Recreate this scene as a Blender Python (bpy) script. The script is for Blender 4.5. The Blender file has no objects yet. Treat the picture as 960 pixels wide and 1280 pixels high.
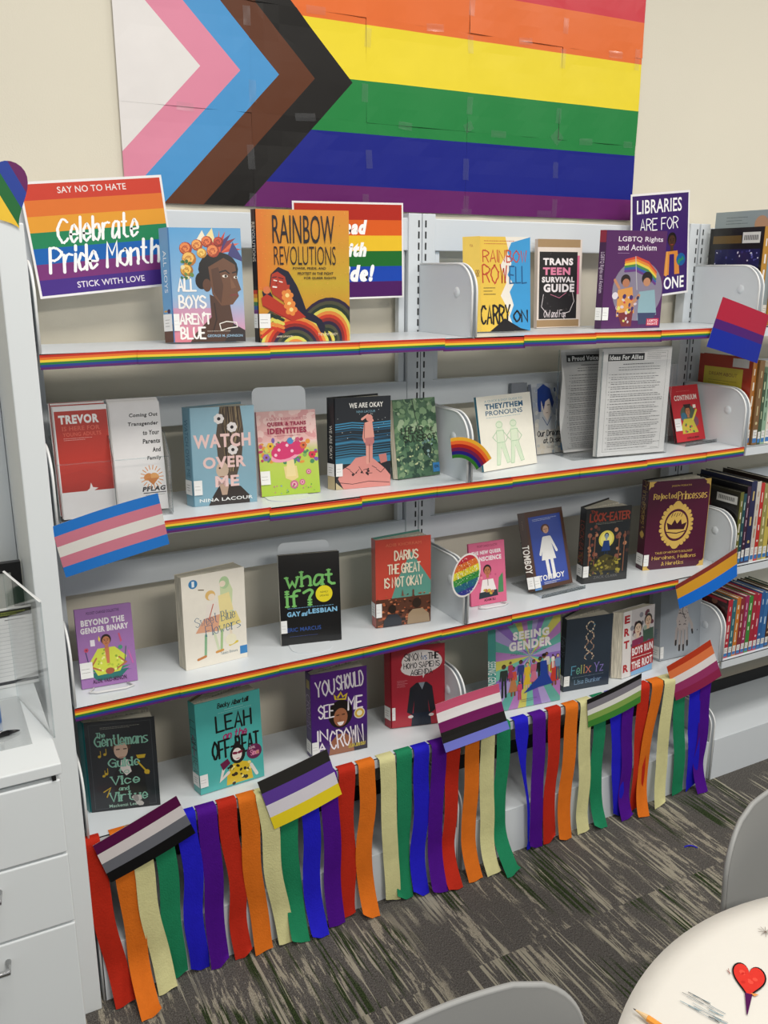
import bpy, math, random
from mathutils import Vector, Matrix
from math import sin, cos, pi, radians as R_
random.seed(7)
SC = bpy.context.scene
COL = SC.collection

# ------------------------------------------------------------ camera, light, exposure
cam_d = bpy.data.cameras.new('camera')
cam = bpy.data.objects.new('camera', cam_d); COL.objects.link(cam)
yaw, pit, rol = 0.4925, -0.2669, 0.0024
fwd = Vector((sin(yaw)*cos(pit), cos(yaw)*cos(pit), sin(pit)))
rt = Vector((cos(yaw), -sin(yaw), 0)); up = rt.cross(fwd)
r2 = rt*cos(rol) + up*sin(rol); u2 = -rt*sin(rol) + up*cos(rol)
mw = Matrix((r2, u2, -fwd)).transposed().to_4x4(); mw.translation = Vector((-1.1171, -1.8928, 1.525))
cam.matrix_world = mw
cam_d.sensor_fit = 'VERTICAL'; cam_d.sensor_height = 24.0; cam_d.lens = 24.0*1103.6/1280
cam_d.clip_start = 0.01
SC.camera = cam
W_ = bpy.data.worlds.new('world'); SC.world = W_; W_.use_nodes = True
W_.node_tree.nodes['Background'].inputs[0].default_value = (0.96, 0.98, 1.0, 1)
W_.node_tree.nodes['Background'].inputs[1].default_value = 0.46
def area(name, loc, rot, sx, sy, power, col=(1, .95, .87)):
    l = bpy.data.lights.new(name, 'AREA'); l.shape = 'RECTANGLE'; l.size = sx; l.size_y = sy; l.energy = power; l.color = col
    o = bpy.data.objects.new(name, l); COL.objects.link(o); o.location = loc; o.rotation_euler = rot
area('ceiling_lamp', (-0.6, -1.35, 2.95), (0, 0, 0), 1.2, .6, 36)
area('ceiling_lamp', (1.6, -1.35, 2.95), (0, 0, 0), 1.2, .6, 36)
area('ceiling_lamp', (-0.3, -3.6, 2.95), (0, 0, 0), 1.2, .6, 95)
SC.view_settings.view_transform = 'Standard'; SC.view_settings.look = 'None'
SC.view_settings.exposure = -0.28; SC.view_settings.gamma = 1.0; SC.view_settings.use_curve_mapping = False

# ------------------------------------------------------------ constants of the shelving
Z1, Z2, Z3, Z4 = 1.3823, 1.0524, 0.6987, 0.4027
D = 0.2322; BAY = 0.914; WALL = 0.05

# ------------------------------------------------------------ materials
def lin(c):
    if isinstance(c, str):
        c = c.lstrip('#')
        if len(c) == 3: c = ''.join(k*2 for k in c)
        c = [int(c[i:i+2], 16)/255 for i in (0, 2, 4)]
    return tuple((k/12.92 if k <= .04045 else ((k+.055)/1.055)**2.4) for k in c[:3]) + (1.0,)
def mat(name, color=None, rough=.5, spec=.5, metal=0, bump=0, bscale=200, var=0, vscale=30, coat=0, attr=False, trans=0):
    m = bpy.data.materials.new(name); m.use_nodes = True; nt = m.node_tree; b = nt.nodes['Principled BSDF']
    b.inputs['Roughness'].default_value = rough; b.inputs['Metallic'].default_value = metal
    b.inputs['Specular IOR Level'].default_value = spec; b.inputs['Coat Weight'].default_value = coat; b.inputs['Coat Roughness'].default_value = .12
    tc = nt.nodes.new('ShaderNodeTexCoord')
    if attr:
        a = nt.nodes.new('ShaderNodeAttribute'); a.attribute_name = 'Col'; src = a.outputs['Color']
    else:
        a = nt.nodes.new('ShaderNodeRGB'); a.outputs[0].default_value = lin(color); src = a.outputs[0]
    if var:
        n = nt.nodes.new('ShaderNodeTexNoise'); n.inputs['Scale'].default_value = vscale; n.inputs['Detail'].default_value = 4
        nt.links.new(tc.outputs['Object'], n.inputs['Vector'])
        mr = nt.nodes.new('ShaderNodeMapRange'); mr.inputs['To Min'].default_value = 1-var; mr.inputs['To Max'].default_value = 1+var
        nt.links.new(n.outputs['Fac'], mr.inputs['Value'])
        vm = nt.nodes.new('ShaderNodeVectorMath'); vm.operation = 'SCALE'
        nt.links.new(src, vm.inputs[0]); nt.links.new(mr.outputs[0], vm.inputs['Scale']); src = vm.outputs[0]
    nt.links.new(src, b.inputs['Base Color'])
    if bump:
        n = nt.nodes.new('ShaderNodeTexNoise'); n.inputs['Scale'].default_value = bscale; n.inputs['Detail'].default_value = 3
        nt.links.new(tc.outputs['Object'], n.inputs['Vector'])
        bp = nt.nodes.new('ShaderNodeBump'); bp.inputs['Strength'].default_value = bump; bp.inputs['Distance'].default_value = .002
        nt.links.new(n.outputs['Fac'], bp.inputs['Height']); nt.links.new(bp.outputs[0], b.inputs['Normal'])
    return m
M = dict(
    wall=mat('painted_wall', '#e2dccb', .85, .2, var=.02, vscale=6, bump=.15, bscale=300),
    steel=mat('enamelled_steel', '#dbe1e6', .32, .5, var=.015, vscale=9),
    slot=mat('dark_slot', '#25282b', .6),
    black=mat('matte_black', '#0f0f10', .6),
    lam=mat('white_laminate', '#e4e9eb', .4, .4, var=.012, vscale=8),
    jacket=mat('glossy_jacket', rough=.33, attr=True, coat=.35, var=.05, vscale=45),
    matte=mat('matte_print', rough=.55, attr=True, var=.05, vscale=60),
    poster=mat('poster_print', rough=.42, spec=.32, attr=True, var=.03, vscale=25, bump=.08, bscale=40),
    crepe=mat('crepe_paper', rough=.8, spec=.15, attr=True, var=.10, vscale=55, bump=.5, bscale=260),
    foil=mat('mosaic_print', rough=.4, attr=True),
    grey_plastic=mat('grey_plastic', '#8e8f8e', .42, .4, bump=.03, bscale=500),
    chrome=mat('chrome', '#c9c9c9', .18, metal=1),
    cloth=mat('white_cloth', '#cfccc5', .85, .2, var=.025, vscale=9, bump=.25, bscale=45),
    ink=mat('marker_ink', rough=.8, spec=.1, attr=True, var=.12, vscale=120),
    wire=mat('white_wire', '#dedede', .4),
    orange=mat('orange_paint', '#e8921e', .4), wood=mat('bare_wood', '#d9b98a', .7, var=.1, vscale=80),
    wirewhite=mat('white_plate_edge', '#eef0f0', .5), bluep=mat('blue_plastic', '#2d6fc0', .35), blackp=mat('black_plastic', '#141416', .35),
)
def pages_mat():
    m = mat('page_block', '#d8d2c0', .85, .1); nt = m.node_tree; b = nt.nodes['Principled BSDF']
    tc = nt.nodes.new('ShaderNodeTexCoord'); mp = nt.nodes.new('ShaderNodeMapping'); mp.inputs['Scale'].default_value = (25, 900, 25)
    n = nt.nodes.new('ShaderNodeTexNoise'); n.inputs['Scale'].default_value = 1; n.inputs['Detail'].default_value = 2
    cr = nt.nodes.new('ShaderNodeMapRange'); cr.inputs['From Min'].default_value = .35; cr.inputs['From Max'].default_value = .65
    cr.inputs['To Min'].default_value = .62; cr.inputs['To Max'].default_value = 1.05
    vm = nt.nodes.new('ShaderNodeVectorMath'); vm.operation = 'SCALE'; vm.inputs[0].default_value = lin('#e0d9c6')[:3]
    nt.links.new(tc.outputs['Object'], mp.inputs[0]); nt.links.new(mp.outputs[0], n.inputs['Vector']); nt.links.new(n.outputs['Fac'], cr.inputs['Value'])
    nt.links.new(cr.outputs[0], vm.inputs['Scale']); nt.links.new(vm.outputs[0], b.inputs['Base Color'])
    return m
M['pages'] = pages_mat()
def clear_mat(name, tint, refl=.5, rough=.03):
    m = bpy.data.materials.new(name); m.use_nodes = True; nt = m.node_tree; nt.nodes.remove(nt.nodes['Principled BSDF'])
    out = nt.nodes['Material Output']; t = nt.nodes.new('ShaderNodeBsdfTransparent'); t.inputs[0].default_value = tint
    g = nt.nodes.new('ShaderNodeBsdfGlossy'); g.inputs['Roughness'].default_value = rough
    lw = nt.nodes.new('ShaderNodeFresnel'); lw.inputs['IOR'].default_value = 1.49
    mu = nt.nodes.new('ShaderNodeMath'); mu.operation = 'MULTIPLY'; mu.inputs[1].default_value = refl
    mx = nt.nodes.new('ShaderNodeMixShader')
    nt.links.new(lw.outputs[0], mu.inputs[0]); nt.links.new(mu.outputs[0], mx.inputs[0]); nt.links.new(t.outputs[0], mx.inputs[1]); nt.links.new(g.outputs[0], mx.inputs[2])
    nt.links.new(mx.outputs[0], out.inputs['Surface']); return m
M['acrylic'] = clear_mat('clear_acrylic', (.985, .99, .992, 1), .45)
M['edge'] = clear_mat('acrylic_edge', (.88, .92, .93, 1), .8, .1)
M['tape'] = clear_mat('clear_tape', (.99, .99, .99, 1), 1.3, .25)
_n = M['tape'].node_tree; _m = [x for x in _n.nodes if x.type == 'MIX_SHADER'][0]; _n.links.remove(_m.inputs[0].links[0]); _m.inputs[0].default_value = .09

def carpet_mat():
    m = bpy.data.materials.new('woven_carpet_tile'); m.use_nodes = True; nt = m.node_tree; N = nt.nodes; L = nt.links
    b = N['Principled BSDF']; b.inputs['Roughness'].default_value = .95; b.inputs['Specular IOR Level'].default_value = .1
    tc = N.new('ShaderNodeTexCoord')
    # every carpet plank gets its own offset into the pattern
    sn = N.new('ShaderNodeVectorMath'); sn.operation = 'DIVIDE'; sn.inputs[1].default_value = (.5, .5, 10)
    fl = N.new('ShaderNodeVectorMath'); fl.operation = 'FLOOR'; wn = N.new('ShaderNodeTexWhiteNoise'); wn.noise_dimensions = '3D'
    sc = N.new('ShaderNodeVectorMath'); sc.operation = 'SCALE'; sc.inputs['Scale'].default_value = 7
    ad = N.new('ShaderNodeVectorMath'); ad.operation = 'ADD'
    of = N.new('ShaderNodeVectorMath'); of.operation = 'ADD'; of.inputs[1].default_value = (.05, .03, 1)
    L.new(tc.outputs['Object'], of.inputs[0]); L.new(of.outputs[0], sn.inputs[0]); L.new(sn.outputs[0], fl.inputs[0]); L.new(fl.outputs[0], wn.inputs['Vector'])
    L.new(wn.outputs['Color'], sc.inputs[0]); L.new(tc.outputs['Object'], ad.inputs[0]); L.new(sc.outputs[0], ad.inputs[1])
    def noise(s, scale, detail=3, dist=0, src=ad.outputs[0], rough=.6):
        mp = N.new('ShaderNodeMapping'); mp.inputs['Scale'].default_value = s; L.new(src, mp.inputs[0])
        n = N.new('ShaderNodeTexNoise'); n.inputs['Scale'].default_value = scale; n.inputs['Detail'].default_value = detail
        n.inputs['Distortion'].default_value = dist; n.inputs['Roughness'].default_value = rough
        L.new(mp.outputs[0], n.inputs['Vector']); return n.outputs['Fac']
    def rng(v, a, b2, c=0, d=1):
        r = N.new('ShaderNodeMapRange'); r.inputs['From Min'].default_value = a; r.inputs['From Max'].default_value = b2
        r.inputs['To Min'].default_value = c; r.inputs['To Max'].default_value = d; L.new(v, r.inputs['Value']); return r.outputs[0]
    def mix(f, a, c2):
        x = N.new('ShaderNodeMix'); x.data_type = 'RGBA'; L.new(f, x.inputs[0])
        for i, c in ((6, a), (7, c2)):
            if isinstance(c, str): x.inputs[i].default_value = lin(c)
            else: L.new(c, x.inputs[i])
        return x.outputs[2]
    def mul(a, c):
        x = N.new('ShaderNodeMath'); x.operation = 'MULTIPLY'; L.new(a, x.inputs[0])
        if isinstance(c, (int, float)): x.inputs[1].default_value = c
        else: L.new(c, x.inputs[1])
        return x.outputs[0]
    weave = noise((1, .45, 1), 520, 2, 0, tc.outputs['Object'])
    base = mix(rng(weave, .38, .64), '#43403d', '#6b6864')
    streaky = noise((36, 4.6, 1), 2.0, 8, .3, rough=.75)
    region = noise((5.5, 1.6, 1), 1.6, 2)
    beige = mul(rng(streaky, .525, .55), rng(region, .47, .53))
    c1 = mix(beige, base, mix(rng(weave, .35, .62), '#7d776a', '#a8a292'))
    fine = noise((90, 3.0, 1), 1.0, 2)
    c2 = mix(mul(rng(fine, .575, .60), rng(noise((4, 2, 1), 1.7, 1), .46, .54)), c1, '#9d9888')
    g = mul(rng(noise((105, 2.6, 1), 1.1, 4, .2), .515, .55), rng(noise((3.2, 1.4, 1), 1.9, 1), .50, .56))
    c3 = mix(g, c2, mix(rng(weave, .4, .6), '#20281a', '#3d4a2c'))
    L.new(c3, b.inputs['Base Color'])
    bp = N.new('ShaderNodeBump'); bp.inputs['Strength'].default_value = .6; bp.inputs['Distance'].default_value = .003
    L.new(weave, bp.inputs['Height']); L.new(bp.outputs[0], b.inputs['Normal'])
    return m
M['carpet'] = carpet_mat()

# ------------------------------------------------------------ mesh builder
class MB:
    def __init__(s): s.v = []; s.f = []; s.c = []; s.m = []
    def face(s, pts, col='#ffffff', mi=0):
        """col: one colour, or a list of one colour per corner"""
        i = len(s.v); s.v += [tuple(p) for p in pts]; s.f.append(tuple(range(i, i+len(pts))))
        if isinstance(col, (list, tuple)) and isinstance(col[0], (list, tuple, str)): s.c.append([lin(c) if isinstance(c, str) else c for c in col])
        else:
            k = lin(col) if isinstance(col, str) else col
            s.c.append([k]*len(pts))
        s.m.append(mi)
    def prism(s, poly, z0, z1, col='#ffffff', mi=0):
        """poly: list of (x, y) counter-clockwise seen from above"""
        s.face([(x, y, z1) for x, y in poly], col, mi); s.face([(x, y, z0) for x, y in reversed(poly)], col, mi)
        n = len(poly)
        for i in range(n):
            a, b = poly[i], poly[(i+1) % n]
            s.face([(a[0], a[1], z0), (b[0], b[1], z0), (b[0], b[1], z1), (a[0], a[1], z1)], col, mi)
    def box(s, x0, x1, y0, y1, z0, z1, col='#ffffff', mi=0): s.prism([(x0, y0), (x1, y0), (x1, y1), (x0, y1)], z0, z1, col, mi)
    def sheet(s, fn, nu, nv, colfn=lambda u, v: '#ffffff', mi=0):
        """indexed grid so that it shades smooth"""
        i = len(s.v)
        for b in range(nv+1):
            for a in range(nu+1): s.v.append(tuple(fn(a/nu, b/nv)))
        for b in range(nv):
            for a in range(nu):
                k = i+b*(nu+1)+a; s.f.append((k, k+nu+1, k+nu+2, k+1)); c = colfn((a+.5)/nu, (b+.5)/nv)
                s.c.append([lin(c) if isinstance(c, str) else c]*4); s.m.append(mi)
    def tube(s, pts, r, n=8, col='#ffffff', mi=0):
        P = [Vector(p) for p in pts]; rings = []; i0 = len(s.v); prev = None
        for k, p in enumerate(P):
            t = (P[min(k+1, len(P)-1)]-P[max(k-1, 0)]).normalized()
            ref = prev if prev is not None else (Vector((0, 0, 1)) if abs(t.z) < .9 else Vector((1, 0, 0)))
            a = (ref-t*ref.dot(t)).normalized(); prev = a; b = t.cross(a); rr = r[k] if isinstance(r, (list, tuple)) else r
            for j in range(n): q = p+(a*cos(2*pi*j/n)+b*sin(2*pi*j/n))*rr; s.v.append(tuple(q))
        for k in range(len(P)-1):
            for j in range(n):
                a0 = i0+k*n+j; a1 = i0+k*n+(j+1) % n; s.f.append((a0, a1, a1+n, a0+n)); s.c.append([lin(col)]*4); s.m.append(mi)
        s.f.append(tuple(i0+j for j in reversed(range(n)))); s.c.append([lin(col)]*n); s.m.append(mi)
        k = i0+(len(P)-1)*n; s.f.append(tuple(k+j for j in range(n))); s.c.append([lin(col)]*n); s.m.append(mi)
    def build(s, name, mats, parent=None, smooth=False, bevel=0, loc=None):
        me = bpy.data.meshes.new(name); me.from_pydata(s.v, [], s.f); mats = mats if isinstance(mats, (list, tuple)) else [mats]
        for m in mats: me.materials.append(m)
        at = me.color_attributes.new('Col', 'FLOAT_COLOR', 'CORNER')
        flat = [x for c in s.c for k in c for x in k]; at.data.foreach_set('color', flat)
        me.polygons.foreach_set('material_index', s.m)
        if smooth: me.polygons.foreach_set('use_smooth', [True]*len(s.f))
        me.update()
        o = bpy.data.objects.new(name, me); COL.objects.link(o)
        if parent: o.parent = parent
        if loc: o.location = loc
        if bevel:
            w = o.modifiers.new('w', 'WELD'); w.merge_threshold = 1e-5
            b = o.modifiers.new('b', 'BEVEL'); b.width = bevel; b.segments = 2; b.limit_method = 'ANGLE'
        return o
def empty(name, label, cat, loc=(0, 0, 0), rot=(0, 0, 0), group=None):
    o = bpy.data.objects.new(name, None); COL.objects.link(o); o.empty_display_size = .05; o.location = loc; o.rotation_euler = rot
    return tag(o, label, cat, group)
def tag(o, label=None, cat=None, group=None, kind=None):
    if label: o['label'] = label
    if cat: o['category'] = cat
    if group: o['group'] = group
    if kind: o['kind'] = kind
    return o
def boxo(name, b, m, parent=None, bevel=0): mb = MB(); mb.box(*b); return mb.build(name, m, parent, bevel=bevel)

# ------------------------------------------------------------ pen-stroke letters (grid: baseline 2, x-height 6, capitals 8)
GL = {'A':'02 28 42|14 34','B':'02 08|~08 28 37 36 25 05|~05 25 44 43 22 02','C':'~47 28 06 04 22 43','D':'02 08|~08 28 46 44 22 02','E':'48 08 02 42|05 35','F':'48 08 02|05 35',
'G':'~47 28 06 04 22 43|25 45 42','H':'02 08|42 48|05 45','I':'02 08','J':'~38 34 22 12 03','K':'02 08|48 05 42','L':'08 02 42','M':'02 08 25 48 42','N':'02 08 42 48','O':'~28 06 04 22 44 46 28',
'P':'02 08|~08 28 47 46 25 05','Q':'~28 06 04 22 44 46 28|23 41','R':'02 08|~08 28 47 46 25 05|25 42','S':'~47 28 07 06 25 44 43 22 03','T':'08 48|28 22','U':'08 ~08 04 22 44 48','V':'08 22 48',
'W':'08 12 27 32 48','X':'08 42|48 02','Y':'08 25 48|25 22','Z':'08 48 02 42','a':'~36 16 03 12 34|36 32','b':'08 02|~05 26 34 22 03','c':'~35 16 04 12 33','d':'38 32|~35 16 04 12 33',
'e':'~04 34 26 16 04 12 33','f':'~38 28 17 12|06 26','g':'~35 16 04 12 33|~36 31 10 01','h':'08 02|~05 26 35 32','i':'06 02|08 07','j':'~16 11 00|18 17','k':'08 02|36 04 32','l':'08 02',
'm':'06 02|~05 16 25 22|~25 36 45 42','n':'06 02|~05 26 35 32','o':'~26 05 03 22 33 35 26','p':'06 00|~05 26 34 22 03','q':'~35 16 04 12 33|36 30','r':'06 02|~04 16 36','s':'~36 16 05 33 12 02',
't':'18 13 22 32|06 26','u':'~06 03 12 33|36 32','v':'06 22 46','w':'06 12 24 32 46','x':'06 32|36 02','y':'06 22|46 10','z':'06 36 02 32',"'":'09 07','!':'08 04|02 03','?':'~07 28 37 25 24|22 23',
'.':'02 03',',':'02 01','/':'02 38','-':'05 35','&':'~42 17 28 26 03 12 45','1':'17 28 22','"':'09 07|19 17','\u00e9':'~04 34 26 16 04 12 33|18 29'}
def cat_rom(P, n=5):
    if len(P) < 3: return P
    out = []
    for i in range(len(P)-1):
        p0 = P[max(i-1, 0)]; p1 = P[i]; p2 = P[i+1]; p3 = P[min(i+2, len(P)-1)]
        for k in range(n):
            t = k/n; q = []
            for a in (0, 1): q.append(.5*(2*p1[a]+(p2[a]-p0[a])*t+(2*p0[a]-5*p1[a]+4*p2[a]-p3[a])*t*t+(3*p1[a]-p0[a]-3*p2[a]+p3[a])*t**3))
            out.append(tuple(q))
    out.append(P[-1]); return out
def strokes(text, gap=1.3):
    out = []; x = 0.0
    for ch in text:
        if ch == ' ': x += 2.6; continue
        g = GL.get(ch) or GL.get(ch.upper()) or '02 08'; mx = 0
        for s_ in g.split('|'):
            sm = '~' in s_; pts = []
            for p in s_.split():
                if p[0] == '~':
                    p = p[1:]
                    if pts: continue
                pts.append((float(p[0]), float(p[1]))); mx = max(mx, float(p[0]))
            if sm: pts = cat_rom(pts)
            out.append([(a+x, b) for a, b in pts])
        x += mx+gap
    return out
_tc = {}
def bfont(text, off, shear):
    k = (text, off, shear)
    if k not in _tc:
        c = bpy.data.curves.new('t', 'FONT'); c.body = text; c.offset = off; c.shear = shear; c.resolution_u = 3; c.space_character = 1+off*3
        o = bpy.data.objects.new('t', c); me = bpy.data.meshes.new_from_object(o)
        _tc[k] = ([(v.co.x, v.co.y) for v in me.vertices], [tuple(p.vertices) for p in me.polygons])
        bpy.data.objects.remove(o); bpy.data.curves.remove(c); bpy.data.meshes.remove(me)
    return _tc[k]

def clip(poly, a, b, c):
    """keep a*x+b*z <= c"""
    out = []
    for i in range(len(poly)):
        p, q = poly[i], poly[(i+1) % len(poly)]; dp = a*p[0]+b*p[1]-c; dq = a*q[0]+b*q[1]-c
        if dp <= 0: out.append(p)
        if (dp < 0 < dq) or (dq < 0 < dp): t = dp/(dp-dq); out.append((p[0]+(q[0]-p[0])*t, p[1]+(q[1]-p[1])*t))
    return out

class Art:
    """flat print: u, v in percent of width and height, v measured down from the top edge"""
    def __init__(s, w, h, base='#ffffff', plane=None):
        s.w, s.h = w, h; s.mb = MB(); s.L = 0; s.dy = 1.0e-5; s.asp = w/h
        s.rect(0, 0, 100, 100, base) if base else None
    def P(s, u, v): return (u*s.w/100, -1e-4-s.L*s.dy, s.h*(1-v/100))
    def up(s): s.L += 1
    def poly(s, pts, c, keep=False):
        s.L += .15 if keep else 1
        s.mb.face([s.P(*p) for p in pts], c)
    def rect(s, u0, v0, u1, v1, c): s.poly([(u0, v1), (u1, v1), (u1, v0), (u0, v0)], c)
    def grad(s, u0, v0, u1, v1, c0, c1, horiz=False):
        s.poly([(u0, v1), (u1, v1), (u1, v0), (u0, v0)], [c0, c1, c1, c0] if horiz else [c1, c1, c0, c0])
    def ell(s, u, v, ru, c, rv=None, n=18, rot=0, a0=0, a1=360, keep=False):
        """ru in % of width; rv in % of width too (default: a true circle)"""
        rv = ru if rv is None else rv; r = R_(rot); pts = []
        for k in range(n):
            a = R_(a0+(a1-a0)*k/(n if a1-a0 == 360 else n-1)); x = ru*cos(a); y = rv*sin(a)
            pts.append((u+x*cos(r)-y*sin(r), v-(x*sin(r)+y*cos(r))*s.asp))
        s.poly(pts, c, keep)
    def line(s, pts, wd, c, keep=False, cap=True, contrast=0):
        """one ribbon with mitred joints and half-round ends; wd in % of width"""
        s.L += .3 if keep else 1
        Q = []
        for u, v in pts:
            q = (u*s.w/100, s.h*(1-v/100))
            if not Q or math.hypot(q[0]-Q[-1][0], q[1]-Q[-1][1]) > 1e-6: Q.append(q)
        if len(Q) < 2: return
        y = -1e-4-s.L*s.dy; r = wd*s.w/200; n = len(Q); Dn = []
        for i in range(n-1): dx, dz = Q[i+1][0]-Q[i][0], Q[i+1][1]-Q[i][1]; l = math.hypot(dx, dz); Dn.append((dx/l, dz/l))
        Lf, Rt = [], []
        for i in range(n):
            a = Dn[max(i-1, 0)]; b = Dn[min(i, n-2)]; tx, tz = a[0]+b[0], a[1]+b[1]; l = math.hypot(tx, tz)
            if l < .25: tx, tz, l = b[0], b[1], 1.0
            tx, tz = tx/l, tz/l; k = (1-contrast*abs(tx))*r*min(1/max(abs(tx*b[0]+tz*b[1]), .45), 1.8)
            Lf.append((Q[i][0]-tz*k, y, Q[i][1]+tx*k)); Rt.append((Q[i][0]+tz*k, y, Q[i][1]-tx*k))
        for i in range(n-1): s.mb.face([Rt[i], Rt[i+1], Lf[i+1], Lf[i]], c)
        if cap:
            for (x, z), (dx, dz), sg in ((Q[0], Dn[0], -1), (Q[-1], Dn[-1], 1)):
                k = r*(1-contrast*abs(dx)); a0 = math.atan2(dz*sg, dx*sg)
                s.mb.face([(x+k*cos(a0-pi/2+pi*j/5), y, z+k*sin(a0-pi/2+pi*j/5)) for j in range(6)], c)
    def text(s, t, u0, v0, u1, v1, c, k='B', wt=0, slab=False, con=0, slant=0, rot=0, jit=0):
        """k 'B': sans letters; 'K': pen strokes. fitted to the box, then turned by rot degrees"""
        s.up(); cu, cv = (u0+u1)/2, (v0+v1)/2; r = R_(rot)
        def T(x, y, bb):
            u = u0+(x-bb[0])/max(bb[2]-bb[0], 1e-6)*(u1-u0); v = v1-(y-bb[1])/max(bb[3]-bb[1], 1e-6)*(v1-v0)
            du = (u-cu); dv = (v-cv)/s.asp; return cu+du*cos(r)+dv*sin(r), cv+(-du*sin(r)+dv*cos(r))*s.asp
        if k == 'B':
            V, F = bfont(t, wt, slant)
            if not V: return
            bb = (min(a for a, b in V), min(b for a, b in V), max(a for a, b in V), max(b for a, b in V))
            i0 = len(s.mb.v)
            for a, b in V: s.mb.v.append(s.P(*T(a, b, bb)))
            kc = lin(c)
            for f in F: s.mb.f.append(tuple(i0+q for q in f)); s.mb.c.append([kc]*len(f)); s.mb.m.append(0)
            return
        S = strokes(t); wt = wt or 1.6
        if jit:
            rr = random.Random(t); S = [[(a+rr.uniform(-jit, jit), b+rr.uniform(-jit, jit)) for a, b in q] for q in S]
        if slant: S = [[(a+b*slant, b) for a, b in q] for q in S]
        A = [p for q in S for p in q]; bb = (min(a for a, b in A), min(b for a, b in A), max(a for a, b in A), max(b for a, b in A))
        if bb[2]-bb[0] < 1: bb = (bb[0]-.8, bb[1], bb[2]+.8, bb[3])
        for q in S:
            s.line([T(a, b, bb) for a, b in q], wt, c, keep=True, contrast=con)
            if slab:
                for (a, b), (a2, b2) in ((q[0], q[1]), (q[-1], q[-2])):
                    if abs(b-b2) > abs(a-a2)*.8: s.line([T(a-.8, b, bb), T(a+.8, b, bb)], wt*.55, c, keep=True, cap=False)
    def micro(s, u0, v0, u1, v1, c, rows, wd=.5, seed=1, ragged=.3):
        """rows of small print too fine to read"""
        rr = random.Random(seed); s.up()
        for i in range(rows):
            v = v0+(v1-v0)*(i+.5)/rows; u = u0; end = u1-(u1-u0)*ragged*rr.random()
            while u < end:
                l = rr.uniform(.02, .07)*(u1-u0); s.line([(u, v), (min(u+l, end), v)], wd, c, keep=True, cap=False); u += l+.012*(u1-u0)
    def spots(s, n, u0, v0, u1, v1, r0, r1, cols, seed=1, flat=1, sides=7):
        rr = random.Random(seed)
        for i in range(n):
            s.ell(rr.uniform(u0, u1), rr.uniform(v0, v1), rr.uniform(r0, r1), rr.choice(cols), n=sides, rot=rr.uniform(0, 180), rv=rr.uniform(r0, r1)*flat, keep=i % 3 > 0)
    def flower(s, u, v, r, c, mid, n=6):
        s.up()
        for k in range(n): a = 2*pi*k/n; s.ell(u+cos(a)*r*.6, v+sin(a)*r*.6*s.asp, r*.45, c, n=9, keep=True)
        s.ell(u, v, r*.35, mid, n=9)
    def rose(s, u, v, r, c, c2):
        s.ell(u, v, r, c2, n=12); s.ell(u-.1*r, v-.1*r*s.asp, r*.8, c, n=11)
        for k in range(3): s.line([(u+cos(a)*r*(.7-.2*k), v+sin(a)*r*(.6-.2*k)*s.asp) for a in [x*.8+k*2 for x in range(5)]], r*.12, c2, keep=k > 0)
    def head(s, u, v, r, skin, hair, long=0):
        if long: s.ell(u, v+r*.5*s.asp, r*1.35, hair, rv=r*1.7)
        s.ell(u, v-r*.25*s.asp, r*1.12, hair, rv=r*1.25); s.poly([(u-r*.35, v+r*.7*s.asp), (u-r*.4, v+r*1.8*s.asp), (u+r*.4, v+r*1.8*s.asp), (u+r*.35, v+r*.7*s.asp)], skin)
        s.ell(u, v+r*.1*s.asp, r*.86, skin, rv=r*1.1)
        for sg in (-1, 1):
            s.ell(u+sg*r*.35, v-r*.02*s.asp, r*.13, '#1a1210', rv=r*.08, n=8); s.line([(u+sg*r*.55, v-r*.28*s.asp), (u+sg*r*.18, v-r*.3*s.asp)], r*.1, hair, keep=True)
        s.line([(u-r*.25, v+r*.65*s.asp), (u, v+r*.72*s.asp), (u+r*.25, v+r*.65*s.asp)], r*.13, '#9a3b36'); s.line([(u+r*.03, v), (u-r*.08, v+r*.38*s.asp), (u+r*.08, v+r*.4*s.asp)], r*.06, hair)
    def person(s, u, v, hgt, top, bot, skin='#a5694a', hair='#22140e', w=None, dress=False):
        """u, v: feet; hgt in % of height"""
        w = w or hgt*.25; t = v-hgt
        if dress: s.poly([(u-w*.8, v-hgt*.12), (u+w*.8, v-hgt*.12), (u+w*.3, t+hgt*.4), (u-w*.3, t+hgt*.4)], bot)
        for q in (-1, 1):
            s.line([(u+q*w*.22, t+hgt*.5), (u+q*w*.28, v)], w*.34, skin if dress else bot, keep=q > 0)
        s.poly([(u-w*.42, t+hgt*.52), (u+w*.42, t+hgt*.52), (u+w*.5, t+hgt*.2), (u-w*.5, t+hgt*.2)], top)
        if dress: s.poly([(u-w*.85, v-hgt*.12), (u+w*.85, v-hgt*.12), (u+w*.36, t+hgt*.48), (u-w*.36, t+hgt*.48)], bot)
        for q in (-1, 1): s.line([(u+q*w*.5, t+hgt*.23), (u+q*w*.62, t+hgt*.5)], w*.2, top, keep=q > 0)
        s.ell(u, t+hgt*.09, w*.36, hair, n=10); s.ell(u, t+hgt*.105, w*.28, skin, n=10)
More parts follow.
